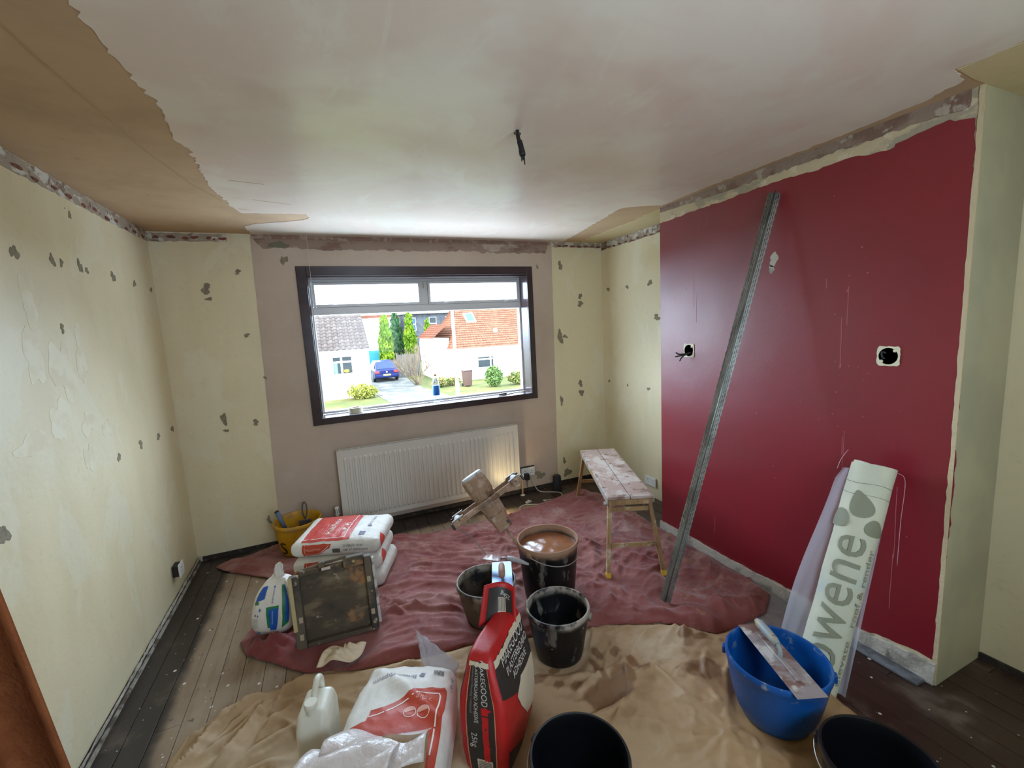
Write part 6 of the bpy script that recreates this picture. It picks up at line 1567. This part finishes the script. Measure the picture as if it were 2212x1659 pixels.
# bin
bi = empty('wheelie_bin', (8.75, 21.6, GZ)); tag(bi, 'brown wheelie bin standing beside the green bush', 'bin'); brn = mk('brown_bin', S(70, 46, 36), .5)
bm = bmesh.new(); vv = add_box(bm, (-.27, -.3, .06), (.27, .3, .95), None, .02)
for v in vv: k_ = .78 + .22 * v.co.z / .95; v.co.x *= k_; v.co.y *= k_
bmobj('bin_body', bm, brn, bi); box('bin_lid', (-.29, -.33, .955), (.29, .33, 1.02), brn, bi, bev=.02)
for s in (-1, 1): lathe('wheel', [(0, -.03), (.10, -.03), (.10, .03), (0, .03)], blackpl, bi, 14, M=Matrix.Translation((s * .24, .27, .10)) @ Matrix.Rotation(math.pi / 2, 4, 'Y'))
# parked car, rear towards the house
car = empty('car', (4.85, 28.4, GZ + .02), .06); tag(car, 'dark blue hatchback parked on the driveway, rear towards the window', 'car')
carp = mk('dark_blue_car_paint', S(16, 26, 74), .3, spec=.25); cargl = mk('car_glass', S(30, 44, 70), .3, spec=.2); tail = mk('tail_light', S(190, 40, 40), .3)
secs = [(-.02, .42, .80, .80), (.0, .30, .86, .84), (.25, .26, .90, .87), (2.9, .26, .92, .87), (3.9, .30, .86, .80), (4.05, .40, .74, .76)]
V = []; Fc = []
for (y, z0, z1, hw) in secs: V += [(-hw, y, z0), (hw, y, z0), (hw * .98, y, z1 - .08), (hw * .9, y, z1), (-hw * .9, y, z1), (-hw * .98, y, z1 - .08)]
for i in range(len(secs) - 1):
    for k_ in range(6): j_ = (k_ + 1) % 6; Fc.append((i * 6 + k_, i * 6 + j_, (i + 1) * 6 + j_, (i + 1) * 6 + k_))
Fc += [(5, 4, 3, 2, 1, 0), tuple((len(secs) - 1) * 6 + k_ for k_ in range(6))]
obj('car_body', V, Fc, carp, car)
V = [(-.78, .08, .86), (.78, .08, .86), (.80, 2.9, .90), (-.80, 2.9, .90), (-.58, .55, 1.42), (.58, .55, 1.42), (.60, 2.0, 1.46), (-.60, 2.0, 1.46)]
cb_ = obj('car_cabin', V, [(0, 1, 5, 4), (1, 2, 6, 5), (2, 3, 7, 6), (3, 0, 4, 7), (4, 5, 6, 7)], carp, car)
obj('rear_window', [(-.66, .112, .93), (.66, .112, .93), (.53, .465, 1.36), (-.53, .465, 1.36)], [(0, 1, 2, 3)], cargl, car).modifiers.new('t', 'SOLIDIFY').thickness = .02
for s in (-1, 1):
    obj('side_window', [(s * .785, .45, .95), (s * .80, 2.5, .96), (s * .625, 1.95, 1.40), (s * .615, .75, 1.38)], [(0, 1, 2, 3)], cargl, car).modifiers.new('t', 'SOLIDIFY').thickness = .02
    box('tail_light', (min(s * .50, s * .82), -.035, .62), (max(s * .50, s * .82), .03, .80), tail, car, bev=.02)
    for y in (.75, 3.25): lathe('wheel', [(0, -.1), (.2, -.1), (.31, -.09), (.31, .09), (.2, .1), (0, .1)], blackpl, car, 18, M=Matrix.Translation((s * .80, y, .29)) @ Matrix.Rotation(math.pi / 2, 4, 'Y'))
box('rear_bumper', (-.80, -.08, .30), (.80, .02, .52), carp, car, bev=.04); box('number_plate', (-.26, -.10, .44), (.26, -.082, .55), mk('yellow_plate', S(226, 200, 90), .5), car)
lathe('badge', [(0, .01), (.05, .008), (.055, 0), (0, 0)], win_fr, car, 16, M=Matrix.Translation((0, -.02, .70)) @ Matrix.Rotation(math.pi / 2, 4, 'X'))
for s in (-1, 1): box('door_mirror', (min(s * .86, s * 1.02), 2.3, .92), (max(s * .86, s * 1.02), 2.42, 1.05), carp, car, bev=.02)
